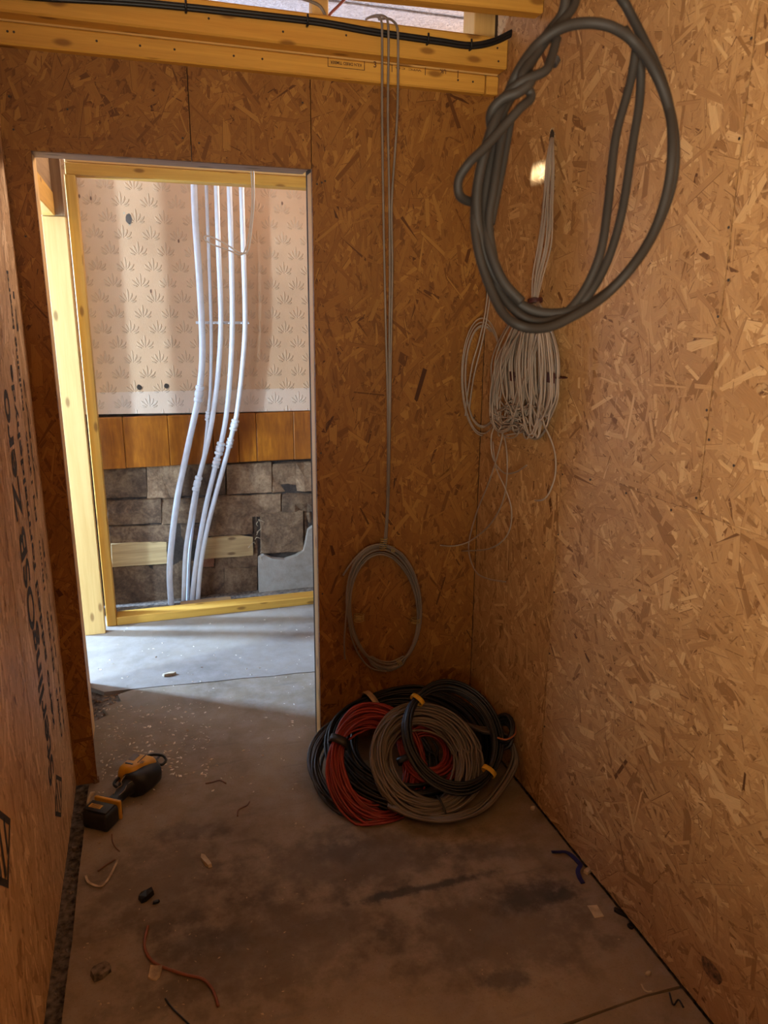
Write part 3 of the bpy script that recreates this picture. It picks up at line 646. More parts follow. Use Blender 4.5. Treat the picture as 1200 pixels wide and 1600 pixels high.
# side partition with an opening towards the window
ps = thing('partition_frame', 'pine framed side opening just left beyond the doorway with wide bright post', 'frame', (-0.03, 0.9, 0))
Q = lambda n, lo, hi, mat=PINE_LIGHT, bev=0.003, u=None: under(box(n, lo, hi, mat, None, bev, u), ps)
Q('wide_post', (-0.056, 1.282, 0.0), (0.041, 1.326, 1.944), u=2)
Q('upper_post', (-0.056, 1.282, 1.946), (0.041, 1.326, 2.60), STUD_OLD)
Q('back_post', (-0.056, 1.53, 0.0), (-0.008, 1.695, 2.60), STUD_OLD, u=2)  # added post, shades the left strip of the wallpaper
Q('header', (-0.056, 0.111, 1.945), (0.000, 1.280, 2.04), PINE)
Q('fascia_board', (-0.050, 0.111, 2.041), (-0.004, 1.280, 2.60), STUD_OLD)
Q('end_stud', (-0.058, 0.68, 0.0), (0.0, 0.76, 1.944), u=2)
Q('side_board', (-0.050, 0.111, 0.0), (-0.036, 0.679, 1.944), WHITE, 0)

# ------------------------------------------------------------------ pipes
def pipe(label, pts, r, couplings, yy=1.640):
    P_ = [pl(x, y, 1, yy) for x, y in pts]; t = thing('water_pipe', label, 'pipe', tuple(P_[-1]), 'white plastic pipes rising in front of the papered wall')
    path = smooth_path(P_, 8); under(MB().tube(path, r, 12).build('pipe_run', PIPE), t)
    for (x, y, L, cr) in couplings:
        c = pl(x, y, 1, yy); i = min(range(1, len(path)-1), key=lambda k: (path[k]-c).length); d = (path[i+1]-path[i-1]).normalized(); p = path[i]
        prof = [(-.5, .9), (-.46, 1.12), (-.30, 1.15), (-.27, .95), (-.18, .92), (-.16, 1.12), (.16, 1.12), (.18, .92), (.27, .95), (.30, 1.15), (.46, 1.12), (.5, .9)]
        pts2 = [p+d*L*a for a, b in prof]; m_ = MB(); m_.tube(pts2, [cr*b for a, b in prof], 14); under(m_.build('coupling', PIPE), t)
    return t
pipe('thickest and leftmost of the five white pipes, joint at wallpaper edge', [(303, 283), (305, 340), (311, 430), (315, 500), (316, 560), (311, 615), (303, 655), (289, 720), (277, 780), (268, 850), (265, 900), (268, 950)], 0.0165, [(310, 615, 0.085, 0.020)])
pipe('thinnest of the five white pipes, second from left', [(322, 283), (324, 340), (327, 420), (330, 520), (329, 600), (325, 650), (320, 700), (310, 760), (300, 830), (295, 880), (293, 940)], 0.0085, [(325, 652, 0.05, 0.013)], 1.655)
pipe('middle white pipe, its joint low in front of the stones', [(338, 283), (341, 380), (345, 500), (341, 580), (334, 640), (325, 690), (315, 730), (306, 765), (298, 810), (290, 865), (287, 940)], 0.0130, [(308, 757, 0.085, 0.0175)], 1.630)
pipe('fourth white pipe from left, joint chain in front of brown cladding', [(358, 283), (361, 380), (363, 500), (360, 580), (354, 645), (346, 690), (335, 735), (322, 790), (311, 850), (304, 900), (300, 940)], 0.0135, [(344, 700, 0.07, 0.020), (337, 725, 0.055, 0.018)])
pipe('rightmost of the five white pipes, joint on the cladding', [(377, 283), (380, 380), (383, 500), (379, 570), (371, 640), (364, 672), (353, 715), (338, 770), (324, 825), (314, 880), (309, 937)], 0.0130, [(367, 666, 0.06, 0.0185), (361, 690, 0.05, 0.0165)])
cl = thing('clip_rail', 'white clip strip holding the five pipes at mid height', 'clip', tuple(pl(347, 506, 1, 1.6)))
a, b_ = pl(306, 504, 1, 1.66), pl(389, 508, 1, 1.66)
under(box('strip', (a.x, 1.658, a.z-0.007), (b_.x, 1.668, a.z+0.007), PIPE, None, 0.002), cl)
for px in (316, 330, 346, 363, 383):
    c = pl(px, 505, 1, 1.640); under(MB().tube([c+Vector((0.018*math.cos(t), 0.018*math.sin(t), 0)) for t in [PI*(-.15+1.3*k/10) for k in range(11)]], 0.004, 6).build('clip', PIPE), cl)
ls = thing('pipe_block', 'low grey brown wood offcut lying at the foot of the pipes', 'offcut', tuple(pl(330, 935, 1, 1.55)))
a = pl(282, 938, 1, 1.52); b_ = pl(362, 928, 1, 1.52)
under(box('offcut_wood', (a.x, 1.49, -0.030), (b_.x, 1.60, 0.008), STUD_OLD, None, 0.004), ls)
o = MB().tube(smooth_path([pl(x, y, 1, 0.10) for x, y in ((392, 262), (394, 310), (390, 360), (383, 390), (375, 398), (355, 390), (330, 381), (320, 374), (321, 369), (332, 371), (352, 381), (376, 395), (388, 390), (394, 350), (397, 310), (396, 262))], 8), 0.0024, 6).build('wire_loop', PIPE)
tag(o, 'thin pale wire loop hanging from the doorway head', 'wire')

# ------------------------------------------------------------------ beams overhead
tb = tag(box('wall_plate', (0.006, -0.030, 2.215), (1.393, 0.106, 2.268), PINE, None, 0.004), 'lower yellow timber plate with printed stamps along the top of the back wall', 'beam')
t1 = tag(box('nogging', (1.397, -0.028, 2.216), (1.438, 0.10, 2.268), PINE, None, 0.003), 'short timber block closing the gap between lower plate and right wall', 'beam')
ub = tag(box('ceiling_beam', (0.006, -0.090, 2.271), (1.437, -0.0315, 2.355), PINE, None, 0.005, 0), 'upper front timber beam carrying the black cable above the doorway', 'beam')
lip = tag(box('ceiling_rail', (0.006, -0.030, 2.2695), (1.437, 0.045, 2.345), PINE_LIGHT, None, 0.004, 0), 'pale rail hidden behind the upper front beam', 'beam')
# stamps on the lower plate face
def stamp(name, body, px0, py0, px1, size, flip=False):
    a, b_ = pl(px0, py0, 1, -0.0304), pl(px1, py0+(px1-px0)*0.075, 1, -0.0304); L = (b_-a).length
    if flip: text(name, body, size, INKBR, b_+Vector((0, -0.0002, size*0.7)), (-1, 0, 0), (0, 0, -1), tb, length=L)
    else: text(name, body, size, INKBR, a+Vector((0, -0.0002, 0)), (1, 0, 0), (0, 0, 1), tb, length=L)
a, b_ = pl(512, 104, 1, -0.0304), pl(569, 93, 1, -0.0304)
for lo, hi in (((a.x, a.z), (b_.x, a.z+0.0015)), ((a.x, a.z), (a.x+0.0018, a.z+0.024)), ((b_.x, a.z), (b_.x+0.0018, a.z+0.024))):
    box('stamp_line', (lo[0], -0.0312, lo[1]), (hi[0], -0.0300, hi[1]), INKBR, tb, 0)
for px in (612, 664, 715): a = pl(px, 108+(px-612)*.09, 1, -0.0304); box('stamp_line', (a.x, -0.0312, a.z-0.008), (a.x+0.002, -0.03, a.z+0.012), INKBR, tb, 0)
stamp('stamp_text', 'KILN DRIED TIMBER', 516, 101, 565, 0.011, True); stamp('stamp_text', '3', 583, 105, 588, 0.022); stamp('stamp_text', 'UK', 687, 115, 697, 0.016, True); stamp('stamp_text', 'WPC  C16', 618, 109, 658, 0.007, True)
screws(tb, [(x, -0.0308, 2.245) for x in (0.045, 0.06, 0.26, 0.37, 0.46, 0.62, 0.70, 1.30, 1.35)], 1, 0)
screws(ub, [(x, -0.0908, z) for x, z in ((0.55, 2.31), (0.57, 2.33), (0.75, 2.30), (0.93, 2.31), (1.40, 2.325), (1.405, 2.29), (0.12, 2.33))], 1, 0)
# joist crossing at the top right
A_, B_ = Vector((0.80, -0.285, 2.351)), Vector((1.437, -0.300, 2.351))
bm = bmesh.new(); vs = []
for x, y0 in ((0.30, -0.205), (1.437, -0.300)):
    for y, z in ((y0, 2.353), (y0+0.048, 2.353), (y0+0.048, 2.45), (y0, 2.45)): vs.append(bm.verts.new((x, y, z)))
for f in ((0, 1, 2, 3), (7, 6, 5, 4), (0, 4, 5, 1), (1, 5, 6, 2), (2, 6, 7, 3), (3, 7, 4, 0)): bm.faces.new([vs[i] for i in f])
bmesh.ops.bevel(bm, geom=list(bm.edges), offset=0.004, segments=1, affect='EDGES'); bmesh.ops.recalc_face_normals(bm, faces=bm.faces); bm.normal_update(); boxuv(bm, 0)
tag(link('ceiling_joist', finish(bm, PINE)), 'timber joist crossing overhead at the top right near the right wall', 'beam')
tag(box('ceiling_joist', (0.006, -1.43, 2.32), (W-0.003, -1.385, 2.42), PINE, None, 0.004), 'joist above the frame that carries the big hanging loop', 'beam')
for i, (x0, x1, lab) in enumerate(((0.865, 0.915, 'small upright post above the wall plate near the top middle'), (1.385, 1.470, 'wide upright post above the plate at the top right'), (1.473, 1.56, 'second upright post behind the right wall top'))):
    tag(box('upright_post', (x0, 0.055, 2.27), (x1, 0.100+0.045*(i > 0), 2.798), PINE_LIGHT if i < 2 else PINE, None, 0.003, 2), lab, 'post')

# black twin cable along the upper beam
bc = thing('black_cable', 'pair of black cables clipped along the top of the upper beam', 'cable', tuple(pl(600, 45, 1, -0.1)))
def beamcable(dz, dy, r):
    pts = [(-60, -22), (60, -10), (200, -2), (300, 7), (400, 18), (480, 27), (520, 33), (580, 44), (640, 53), (690, 60), (735, 66), (770, 60), (800, 46)]
    P_ = [pl(x, y+dz+3, 1, -0.098+dy) for x, y in pts]; P_.append(pl(823, 37+dz*.2, 1, -0.105)); return MB().tube(smooth_path(P_, 6), [r]*(6*(len(P_)-1)-5)+[r*(1-.13*k) for k in range(6)], 8)
under(beamcable(0, 0, 0.0062).build('cable_run', BLACKC), bc); under(beamcable(5, 0.001, 0.0058).build('cable_run', BLACKC), bc)
for px, py in ((290, 9), (480, 31), (668, 60), (735, 69)):
    c = pl(px, py, 1, -0.100); under(MB().tube([c+Vector((0, -0.008, 0.011)), c+Vector((0, -0.010, 0)), c+Vector((0, -0.004, -0.016))], 0.003, 6).build('clip', BLACKC), bc)
    under(MB().tube([c+Vector((0, -0.007, -0.014)), c+Vector((0, 0.006, -0.014))], 0.0035, 6).build('nail', BLACKC), bc)
tag(MB().tube(smooth_path([pl(x, y, 1, 0.02) for x, y in ((440, -22), (465, -5), (485, 2), (500, 10), (508, 24), (511, 40))], 6), 0.0045, 8).build('grey_wire', GREYC), 'short grey cable curving down behind the beam top at left', 'cable')
tag(MB().tube(smooth_path([pl(x, y, 1, 0.03) for x, y in ((545, -8), (530, 8), (516, 22), (510, 36))], 6), 0.0042, 8).build('red_wire', plain('pink_red', (0.35, 0.10, 0.08), 0.5)), 'short dull red cable slanting down behind the beam top', 'cable')

# ------------------------------------------------------------------ hanging cable with oval coil (middle)
hg = thing('hanging_cable', 'thin grey cable draped over the beam down to a twine-tied oval coil', 'cable', tuple(pl(600, 950, 1, -0.03)))
YH = -0.108
def strand(pts, r, ys=None, sub=8):
    P_ = [pl(p[0], p[1], 1, p[2] if len(p) > 2 else YH) for p in pts]; return smooth_path(P_, sub)
m_ = MB()
m_.tube(strand([(572, 30, .03), (578, 27, -.03), (590, 26, -.09), (596, 34), (597, 60), (597, 160), (598, 260), (600, 380), (603, 520), (606, 650), (605, 780, -.07), (601, 850, -.05)], 1), 0.0036, 8)
m_.tube(strand([(580, 26, .03), (590, 24, -.03), (601, 26, -.09), (606, 36), (607, 80), (606, 180), (608, 300), (609, 430), (608, 560), (608, 690), (605, 790, -.07), (600, 852, -.05)], 1), 0.0036, 8)
m_.tube(strand([(592, 30, .03), (604, 29, -.03), (614, 33, -.09), (621, 46), (622, 90), (621, 170), (617, 240), (612, 320), (613, 420), (611, 540), (609, 680), (607, 780, -.07), (603, 850, -.05)], 1), 0.0036, 8)
under(m_.build('hanging_strand', GREYC), hg)
# oval coil: ring of turns in the plane of the wall
def oval(cx, cy, rx, ry, turns, r, yy, jx, jy, seed, tilt=0.06, pin=None, seg=40, sides=7, mb=None, start=0.0, stray=0.0):
    R = random.Random(seed); mb = mb or MB(); pts = []; ph = [R.uniform(0, 6.28) for _ in range(8)]
    off = [(R.uniform(-1, 1), R.uniform(-1, 1)) for _ in range(turns+2)]
    for i in range(int(turns*seg)+1):
        t = i/seg; k = int(t); f = t-k; f = f*f*(3-2*f); o1, o2 = off[k], off[k+1]; ox = o1[0]*(1-f)+o2[0]*f; oy = o1[1]*(1-f)+o2[1]*f
        a = 2*PI*t+start; s = 0.55+0.45*math.sin(a*1+ph[0])
        rr = 1+jx*ox*s; x = cx+rx*rr*math.sin(a)+tilt*rx*math.cos(a)+stray*math.sin(2*a+k*1.7); z = cy-ry*(rr if abs(math.cos(a)) < .9 else 1+jx*.8*ox)*math.cos(a)
        p = pl(x, z, 1, yy+jy*oy)
        if p.x > W-0.012: p = pl(x, z, 0, W-0.010-0.006*abs(oy))
        pts.append(p)
    mb.tube(pts, r, sides); return mb
under(oval(600, 950, 55, 91, 10, 0.0034, -0.032, 0.15, 0.016, 4, tilt=-0.10, seg=56).build('coil', GREYC), hg)
m_ = MB(); m_.tube(strand([(600, 852, -.05), (588, 851, -.05), (570, 858, -.05), (552, 876, -.05), (536, 899, -.05)], 1), 0.0036, 7)
m_.tube(strand([(556, 872, -.04), (545, 905, -.04), (541, 960, -.04), (538, 1000, -.04), (539, 1030, -.04)], 1), 0.0033, 7)
m_.tube(strand([(541, 940, -.035), (548, 990, -.035), (562, 1025, -.035), (580, 1044, -.035), (603, 1049, -.035)], 1), 0.003, 7)
under(m_.build('loose_end', GREYC), hg)
def binding(c, d, r, n, L, mat, root, wr_=0.0014, nrm=None, name='twine_binding'):
    d = d.normalized(); x = d.orthogonal().normalized(); y = d.cross(x); pts = []
    for i in range(n*10+1): a = 2*PI*i/10; pts.append(c+d*(L*(i/(n*10)-.5))+(x*math.cos(a)+y*math.sin(a))*r)
    return under(MB().tube(pts, wr_, 5).build(name, mat), root)
binding(pl(599, 850, 1, -.048), Vector((.1, 0, 1)), 0.013, 6, 0.045, TWINE, hg)
binding(pl(561, 965, 1, -.032), Vector((.05, 0, 1)), 0.018, 4, 0.028, TWINE, hg); binding(pl(650, 969, 1, -.032), Vector((0, 0, 1)), 0.018, 3, 0.018, TWINE, hg)
binding(pl(623, 1034, 1, -.032), Vector((1, 0, .25)), 0.014, 4, 0.018, TWINE, hg); binding(pl(613, 858, 1, -.035), Vector((1, 0, -.1)), 0.012, 3, 0.014, TWINE, hg)

# ------------------------------------------------------------------ bundle on the right wall
bu = thing('wall_cable_bundle', 'large drooping bundle of thin pale cables coming from a hole in right wall', 'cable', tuple(pl(830, 600, 0, W-0.05)))
R_ = random.Random(11)
m_ = MB()
for k in range(11):
    j = (k-5)/5; o1 = R_.uniform(-1, 1); o2 = R_.uniform(-1.6, 1.6); o3 = R_.uniform(-1.6, 1.6); dd = R_.uniform(-.010, .006)
    path = [(863+1*j, 214, W+0.01), (862+2.5*j, 222, W-0.012+dd*.4), (859+6*j+o2, 260, W-0.022+dd), (856+8*j+o3, 320, W-0.028+dd), (851+9.5*j-o2, 380, W-0.034+dd), (841+7*j-o3, 430, W-0.037+dd), (835+4*j, 470, W-0.040+dd*.5)]
    m_.tube(smooth_path([pl(a, b, 0, c) for a, b, c in path], 6), 0.0024, 6)
under(m_.build('hanging_strand', GREYC2), bu)
m_ = MB()
for k in range(38):                                 # long loops from the tie down and back
    j = R_.uniform(-1, 1); low = 688-22*abs(j)**1.5+R_.uniform(-40, 3); wdt = R_.uniform(6, 17); cxm = 826+32*j; cx2 = cxm+R_.uniform(-14, 10); dpt = W-0.014-R_.uniform(0.0, 0.075)
    L_ = [(836+R_.uniform(-5, 5), 474, W-0.045), (836+(cx2-wdt-836)*0.62, 505, dpt-.006), (cx2-wdt-2, 560, dpt), (cx2-wdt, 612, dpt), (cxm-wdt*.5, low-14, dpt), (cxm, low, dpt), (cxm+wdt*.55, low-12, dpt+.004),
          (cxm+wdt+2, 615, dpt+.004), (cxm+wdt+2+R_.uniform(-3, 3), 555, dpt), (836+(cxm+wdt-836)*0.6, 500, dpt-.006), (837+R_.uniform(-5, 5), 472, W-0.045)]
    m_.tube(smooth_path([pl(min(a, 877), b, 0, min(c, W-0.008)) for a, b, c in L_], 5), 0.0025, 6)
under(m_.build('drooping_loops', GREYC2), bu)
m_ = MB()
for k in range(16):                                 # looser loops leaning to the left
    ox = R_.uniform(-6, 8); oy = R_.uniform(-12, 12); d0 = W-0.05-R_.uniform(0, .03)
    L_ = [(822+ox, 500+oy*.3, d0), (800+ox, 530+oy, d0), (780+ox*1.4, 570+oy, d0), (770+ox*1.5, 620+oy, d0), (772+ox*1.5, 655+oy, d0), (785+ox, 668+oy*.7, d0), (800+ox, 652+oy, d0), (812+ox, 610+oy, d0), (826+ox, 560+oy, d0), (840+ox, 515+oy*.3, d0)]
    m_.tube(smooth_path([pl(a, b, 0, c) for a, b, c in L_], 5), 0.0027, 5)
for k in range(12):                                 # tangle at the bottom left
    p0 = (795+R_.uniform(-15, 25), 645+R_.uniform(-10, 22)); L_ = []
    for q_ in range(9): L_.append((p0[0]+R_.uniform(-12, 12)+8*math.cos(q_), p0[1]+R_.uniform(-9, 9)+8*math.sin(q_), W-0.045-R_.uniform(0, .04)))
    m_.tube(smooth_path([pl(a, b, 0, c) for a, b, c in L_], 5), 0.0024, 5)
under(m_.build('tangled_loops', GREYC2), bu)
m_ = MB()
for pts in ([(778, 655), (768, 680), (770, 715), (786, 738), (805, 738), (823, 727)], [(790, 640), (783, 690), (765, 750), (745, 800), (733, 845), (734, 870), (745, 895), (765, 905), (790, 909)],
            [(770, 690), (775, 730), (790, 765), (799, 795), (797, 825), (785, 845), (762, 858), (722, 861)], [(788, 680), (792, 710), (792, 745), (785, 785), (765, 820), (735, 845), (710, 853), (688, 852)],
            [(840, 652), (850, 665), (862, 690), (868, 715), (867, 745), (858, 770), (848, 781), (836, 782)]):
    onb = [W-0.05-0.012*math.sin(i*1.3) for i in range(len(pts))]
    P_ = []
    for (x, y), c in zip(pts, onb):
        p = pl(x, y, 0, c)
        if p.y > -0.02: p = pl(x, y, 1, -0.02)
        P_.append(p)
    m_.tube(smooth_path(P_, 8), 0.0025, 6)
for cx_, cy_, r_ in ((797, 672, 14), (792, 650, 17), (806, 655, 12)): m_.tube([pl(cx_+r_*math.cos(t*.3), cy_+r_*.9*math.sin(t*.3), 0, W-0.06) for t in range(20)], 0.0023, 5)
under(m_.build('loose_end', GREYC2), bu)
binding(pl(836, 470, 0, W-0.043), Vector((.0, .1, 1)), 0.019, 3, 0.012, REDDK, bu, 0.003, name='tape')
for px, py, r_ in ((874, 590, .020), (812, 588, .016)):
    c = pl(px, py, 0, W-0.030); under(MB().tube([c+Vector((-0.022*math.sin(t), 0.022*math.cos(t)*r_/.02, 0)) for t in [k*.63 for k in range(10)]], 0.0016, 4).build('tape', REDDK), bu)
    under(box('tape', (c.x-0.028, c.y-r_, c.z-0.014), (c.x-0.025, c.y+r_, c.z+0.014), REDDK, None, 0.0005), bu)
# back coil inside the bundle (grey, taped)
under(MB().tube([pl(832+38*math.sin(t*.2), 585+100*-math.cos(t*.2)+3*math.sin(t), 0, W-0.016-0.004*math.sin(t*.7)) for t in range(200)], 0.0036, 5).build('inner_coil', GREYC), bu)

# loop in the corner, left of the bundle
lc = thing('corner_cable_loop', 'thin pale cable looped in the corner, left of the big bundle', 'cable', tuple(pl(755, 590, 1, -0.05)))
m_ = MB(); YL = -0.055
def ol(pts, r=0.0029): m_.tube(smooth_path([pl(a, b, 1, c) for a, b, c in pts], 7), r, 6)
ol([(768, 190, -.07), (768, 300, -.07), (765, 400, -.07), (762, 455, -.07), (757, 495, -.075), (748, 535, -.07), (738, 570, -.06), (730, 620, -.05), (727, 650, -.05)])
ol([(771, 190, -.07), (771, 300, -.07), (768, 400, -.07), (766, 455, -.07), (761, 495, -.078), (752, 540, -.07), (740, 590, -.06), (733, 640, -.05)])
under(m_.build('hanging_strand', GREYC2), lc)
under(oval(754, 588, 31, 88, 5, 0.0023, -0.058, 0.17, 0.012, 12, tilt=0.0, start=PI, seg=56).build('coil', GREYC2), lc)

# ------------------------------------------------------------------ big loop near the camera
bl = thing('large_cable_loop', 'thick dark grey cable coiled in a big twisted loop hanging close at top right', 'cable', tuple(dep(890, 300, 1.0)))
m_ = MB(); D = 1.0
def T(pts, r=0.0066, sub=10):
    m_.tube(smooth_path([dep(x, y, D+dz) for x, y, dz in pts], sub), r, 12)
T([(880, -90, -.02), (884, -30, -.01), (880, 18, 0), (858, 50, .01), (825, 95, 0), (798, 140, -.01), (775, 185, -.02), (758, 235, -.02), (746, 295, -.01), (747, 350, 0), (760, 405, .01), (785, 450, .02), (820, 480, .02), (860, 490, .02), (905, 482, .02), (955, 452, .02),
   (1000, 400, .02), (1030, 345, .01), (1050, 285, 0), (1054, 225, -.01), (1044, 165, -.01), (1022, 110, -.02), (990, 65, -.02), (955, 42, -.03), (915, 36, -.03), (875, 45, -.03), (838, 72, -.02), (808, 115, -.02), (790, 160, 0), (778, 210, .01), (764, 270, .01), (757, 330, .01), (764, 385, .0), (785, 438, 0), (815, 472, 0)], 0.0070)
T([(905, -90, .01), (902, -30, .01), (896, 10, .0), (868, 45, -.01), (838, 85, -.02), (815, 120, -.03), (830, 150, -.02), (812, 170, -.03), (785, 200, -.03), (758, 230, -.03), (733, 255, -.03), (717, 280, -.02), (718, 305, -.01), (735, 315, .01), (752, 310, .02), (762, 330, .02)], 0.0062)
T([(962, -60, .0), (965, -15, .0), (980, 12, .01), (1002, 55, .01), (1028, 110, .0), (1046, 170, -.01), (1050, 235, -.02), (1042, 300, -.01), (1020, 365, .0), (985, 420, .0), (945, 462, .01), (900, 492, .0), (855, 512, -.01), (815, 510, -.02), (785, 488, -.01), (762, 440, 0), (746, 385, 0), (742, 330, 0), (750, 265, 0), (770, 205, .02), (800, 150, .02), (832, 95, .02), (862, 50, .02), (885, 0, .02), (890, -80, .02)], 0.0064)
T([(995, 68, .0), (985, 128, .01), (962, 215, .015), (950, 320, .01), (938, 395, .01), (912, 455, .02), (880, 492, .02), (845, 503, .01), (812, 492, .01), (780, 455, .02), (760, 405, .02), (753, 340, .02), (765, 270, .02), (785, 200, .02)], 0.0062)
T([(975, 45, .01), (998, 85, .01), (1000, 150, .02), (987, 235, .02), (972, 330, .02), (950, 405, .02), (918, 463, .02), (880, 500, .03), (840, 508, .03)], 0.0062)
T([(820, 105, .01), (830, 125, -.03), (812, 143, -.035), (785, 155, -.03), (768, 175, -.02), (768, 200, .0), (780, 215, .02)], 0.0066)
T([(870, 60, -.02), (860, 95, -.03), (850, 112, -.035), (815, 128, -.035), (790, 150, -.02), (775, 175, .0)], 0.0062)
T([(786, 200, -.005), (772, 290, -.005), (764, 350, .0), (775, 420, .0)], 0.0060)
T([(800, 180, .01), (786, 260, .01), (768, 350, .01)], 0.0050)
T([(880, -90, .0), (905, -150, -.01), (935, -165, .0), (955, -120, .0), (962, -60, .0)], 0.0064)
under(m_.build('cable_turns', GREYC3), bl)
c = dep(860, 87, 0.985); c2 = dep(868, 100, 0.985)
binding((c+c2)/2, dep(852, 110, 1)-dep(880, 60, 1), 0.008, 3, 0.010, BLKTAPE, bl, 0.002, name='tape')
# hook of cable up to the joist
m_ = MB(); top = Vector((0, 0, 0)); a = dep(880, -90, 0.99); b_ = dep(905, -90, 1.01)
m_.tube(smooth_path([a, a+Vector((0.0, 0.005, .14)), Vector((a.x+.03, -1.445, 2.33)), Vector((a.x+.03, -1.41, 2.428)), Vector((a.x+.03, -1.375, 2.33)), b_+Vector((0.01, 0.01, .14)), b_], 8), 0.0064, 10)
under(m_.build('hanging_strand', GREYC3), bl)

# ------------------------------------------------------------------ coils on the floor
def coil(name, label, c, R, hw, hh, turns, r, mat, tiltx=0.0, tilty=0.0, ecc=1.0, seed=1, ties=(), seg=56, sides=6, loose=0.0, rz=0.0, tmat=BLKTAPE, bundle=True, zmin=0.004, xmax=None, arc=1.0, tiew=0.022, ymax=-0.006):
    Rn = random.Random(seed); root = thing(name, label, 'cable coil', (c[0], c[1], 0))
    mat3 = Matrix.Rotation(tilty, 3, 'Y') @ Matrix.Rotation(tiltx, 3, 'X') @ Matrix.Rotation(rz, 3, 'Z')
    off = []
    for k in range(turns+2):
        a = Rn.uniform(0, 2*PI); q = math.sqrt(Rn.uniform(0.02, 1)); off.append((q*math.cos(a), q*math.sin(a)))
    def sq(a): 
        s = 1.0
        for (ta, *_x) in ties:
            d = abs((a-ta+PI) % (2*PI)-PI); s = min(s, 0.55+0.45*min(1, d/0.7))
        return s
    def P(a, ox, oy, k):
        s = sq(a) if bundle else 1.0
        rr = R+hw*ox*s+loose*math.sin(2*a+k*2.1)*hw; v = Vector((rr*math.cos(a), rr*math.sin(a)*ecc, hh*oy*s+loose*hh*.6*math.sin(a+k*1.3))); v = mat3 @ v + Vector(c)
        v.z = max(v.z, zmin+r)
        if xmax: v.x = min(v.x, xmax-r-abs(ox)*.006)
        v.y = min(v.y, ymax-r-abs(oy)*.006)
        return v
    pts = []
    for i in range(int(turns*seg)):
        t = i/seg; k = int(t); f = t-k; f = f*f*(3-2*f); a = 2*PI*t
        ox = off[k][0]*(1-f)+off[k+1][0]*f; oy = off[k][1]*(1-f)+off[k+1][1]*f
        pts.append(P(a, ox, oy, k))
    under(MB().tube(pts, r, sides).build('cable_turns', mat), root)
    for (ta, tm) in ties:
        c0 = P(ta, 0, 0, 0); d = (P(ta+0.02, 0, 0, 0)-P(ta-0.02, 0, 0, 0)).normalized()
        e1 = (P(ta, 1, 0, 0)-c0).normalized(); e1 = (e1-d*e1.dot(d)).normalized(); e2 = d.cross(e1)
        aa, bb = hw*0.62+r*1.6, hh*0.62+r*1.6; V, F = [], []; mbt = MB()
        for q, (sx, k_) in enumerate(((-.5, .97), (-.5, 1.06), (.5, 1.06), (.5, .97))):
            for i in range(20):
                a = 2*PI*i/20; p = c0+d*sx*tiew+e1*math.cos(a)*aa*k_+e2*math.sin(a)*bb*k_; p.z = max(p.z, 0.001); p.y = min(p.y, -0.002); mbt.v.append(p)
        for q in range(4):
            for i in range(20): mbt.f.append((q*20+i, q*20+(i+1) % 20, ((q+1) % 4)*20+(i+1) % 20, ((q+1) % 4)*20+i))
        under(mbt.build('tape', tm), root)
    return root
PAPERT = plain('paper_tag', (0.50, 0.38, 0.26), 0.8)
coil('cable_coil', 'widest black cable coil, at the back of the heap against the back wall', (1.105, -0.235, 0.105), 0.240, 0.072, 0.034, 52, 0.0052, BLACKC, 0.32, 0.0, 0.90, 21, ((1.9, PAPERT),), xmax=1.43)
coil('cable_coil', 'black and grey flex coil peeping out at the left edge of the heap', (0.975, -0.250, 0.065), 0.200, 0.024, 0.026, 12, 0.0050, plain('charcoal_cable', (0.045, 0.04, 0.036), 0.4, var=0.3), 0.30, 0.0, 1.05, 22, loose=0.45)
coil('cable_coil', 'small red cable coil inside the black ring, seen through its centre', (1.150, -0.320, 0.120), 0.090, 0.040, 0.018, 28, 0.0042, REDC, 0.62, 0.0, 1.0, 24, ((3.3, BLKTAPE),))
coil('cable_coil', 'bright red cable coil on the left of the heap with a black tape band', (0.955, -0.335, 0.118), 0.140, 0.042, 0.026, 34, 0.0042, REDC, 0.75, 0.10, 1.18, 23, ((2.62, BLKTAPE),), loose=0.16, tiew=0.028)
gc = coil('cable_coil', 'large grey cable coil at the front of the heap, leaning on the right wall', (1.110, -0.378, 0.130), 0.148, 0.048, 0.026, 46, 0.0040, GREYC4, 0.64, -0.05, 1.06, 26, ((4.75, BLKTAPE),), loose=0.14, tiew=0.007, xmax=1.438)
R3_ = random.Random(40); m_ = MB()
for k in range(22):                                 # the turns that sweep out to the right and lean on the wall
    o = R3_.uniform(-1, 1); q_ = R3_.uniform(-1, 1); h_ = R3_.uniform(0, 1)
    L_ = [pl(x+6*o, y-5*q_, 2, z+.035*h_) for x, y, z in ((610, 1258, .03), (650, 1274, .012), (700, 1279, .012), (748, 1264, .016), (780, 1232, .035), (803, 1192, .07), (811, 1160, .11))]
    L_ = [Vector((min(p.x, W-.010-.012*h_), p.y, p.z)) for p in L_]; e_ = L_[-1]; L_ += [e_+Vector((-.015, .05, .02)), e_+Vector((-.07, .10, .01)), Vector((1.30, -0.12, .09+.03*h_))]
    m_.tube(smooth_path(L_, 6), 0.0040, 6)
under(m_.build('leaning_turns', GREYC4), gc)
coil('cable_coil', 'glossy black cable coil on top of the heap with two yellow tape bands', (1.207, -0.375, 0.202), 0.150, 0.027, 0.016, 22, 0.0046, BLACKC, 0.72, 0.0, 1.12, 27, ((2.2, YEL), (5.35, YEL)), tiew=0.016)
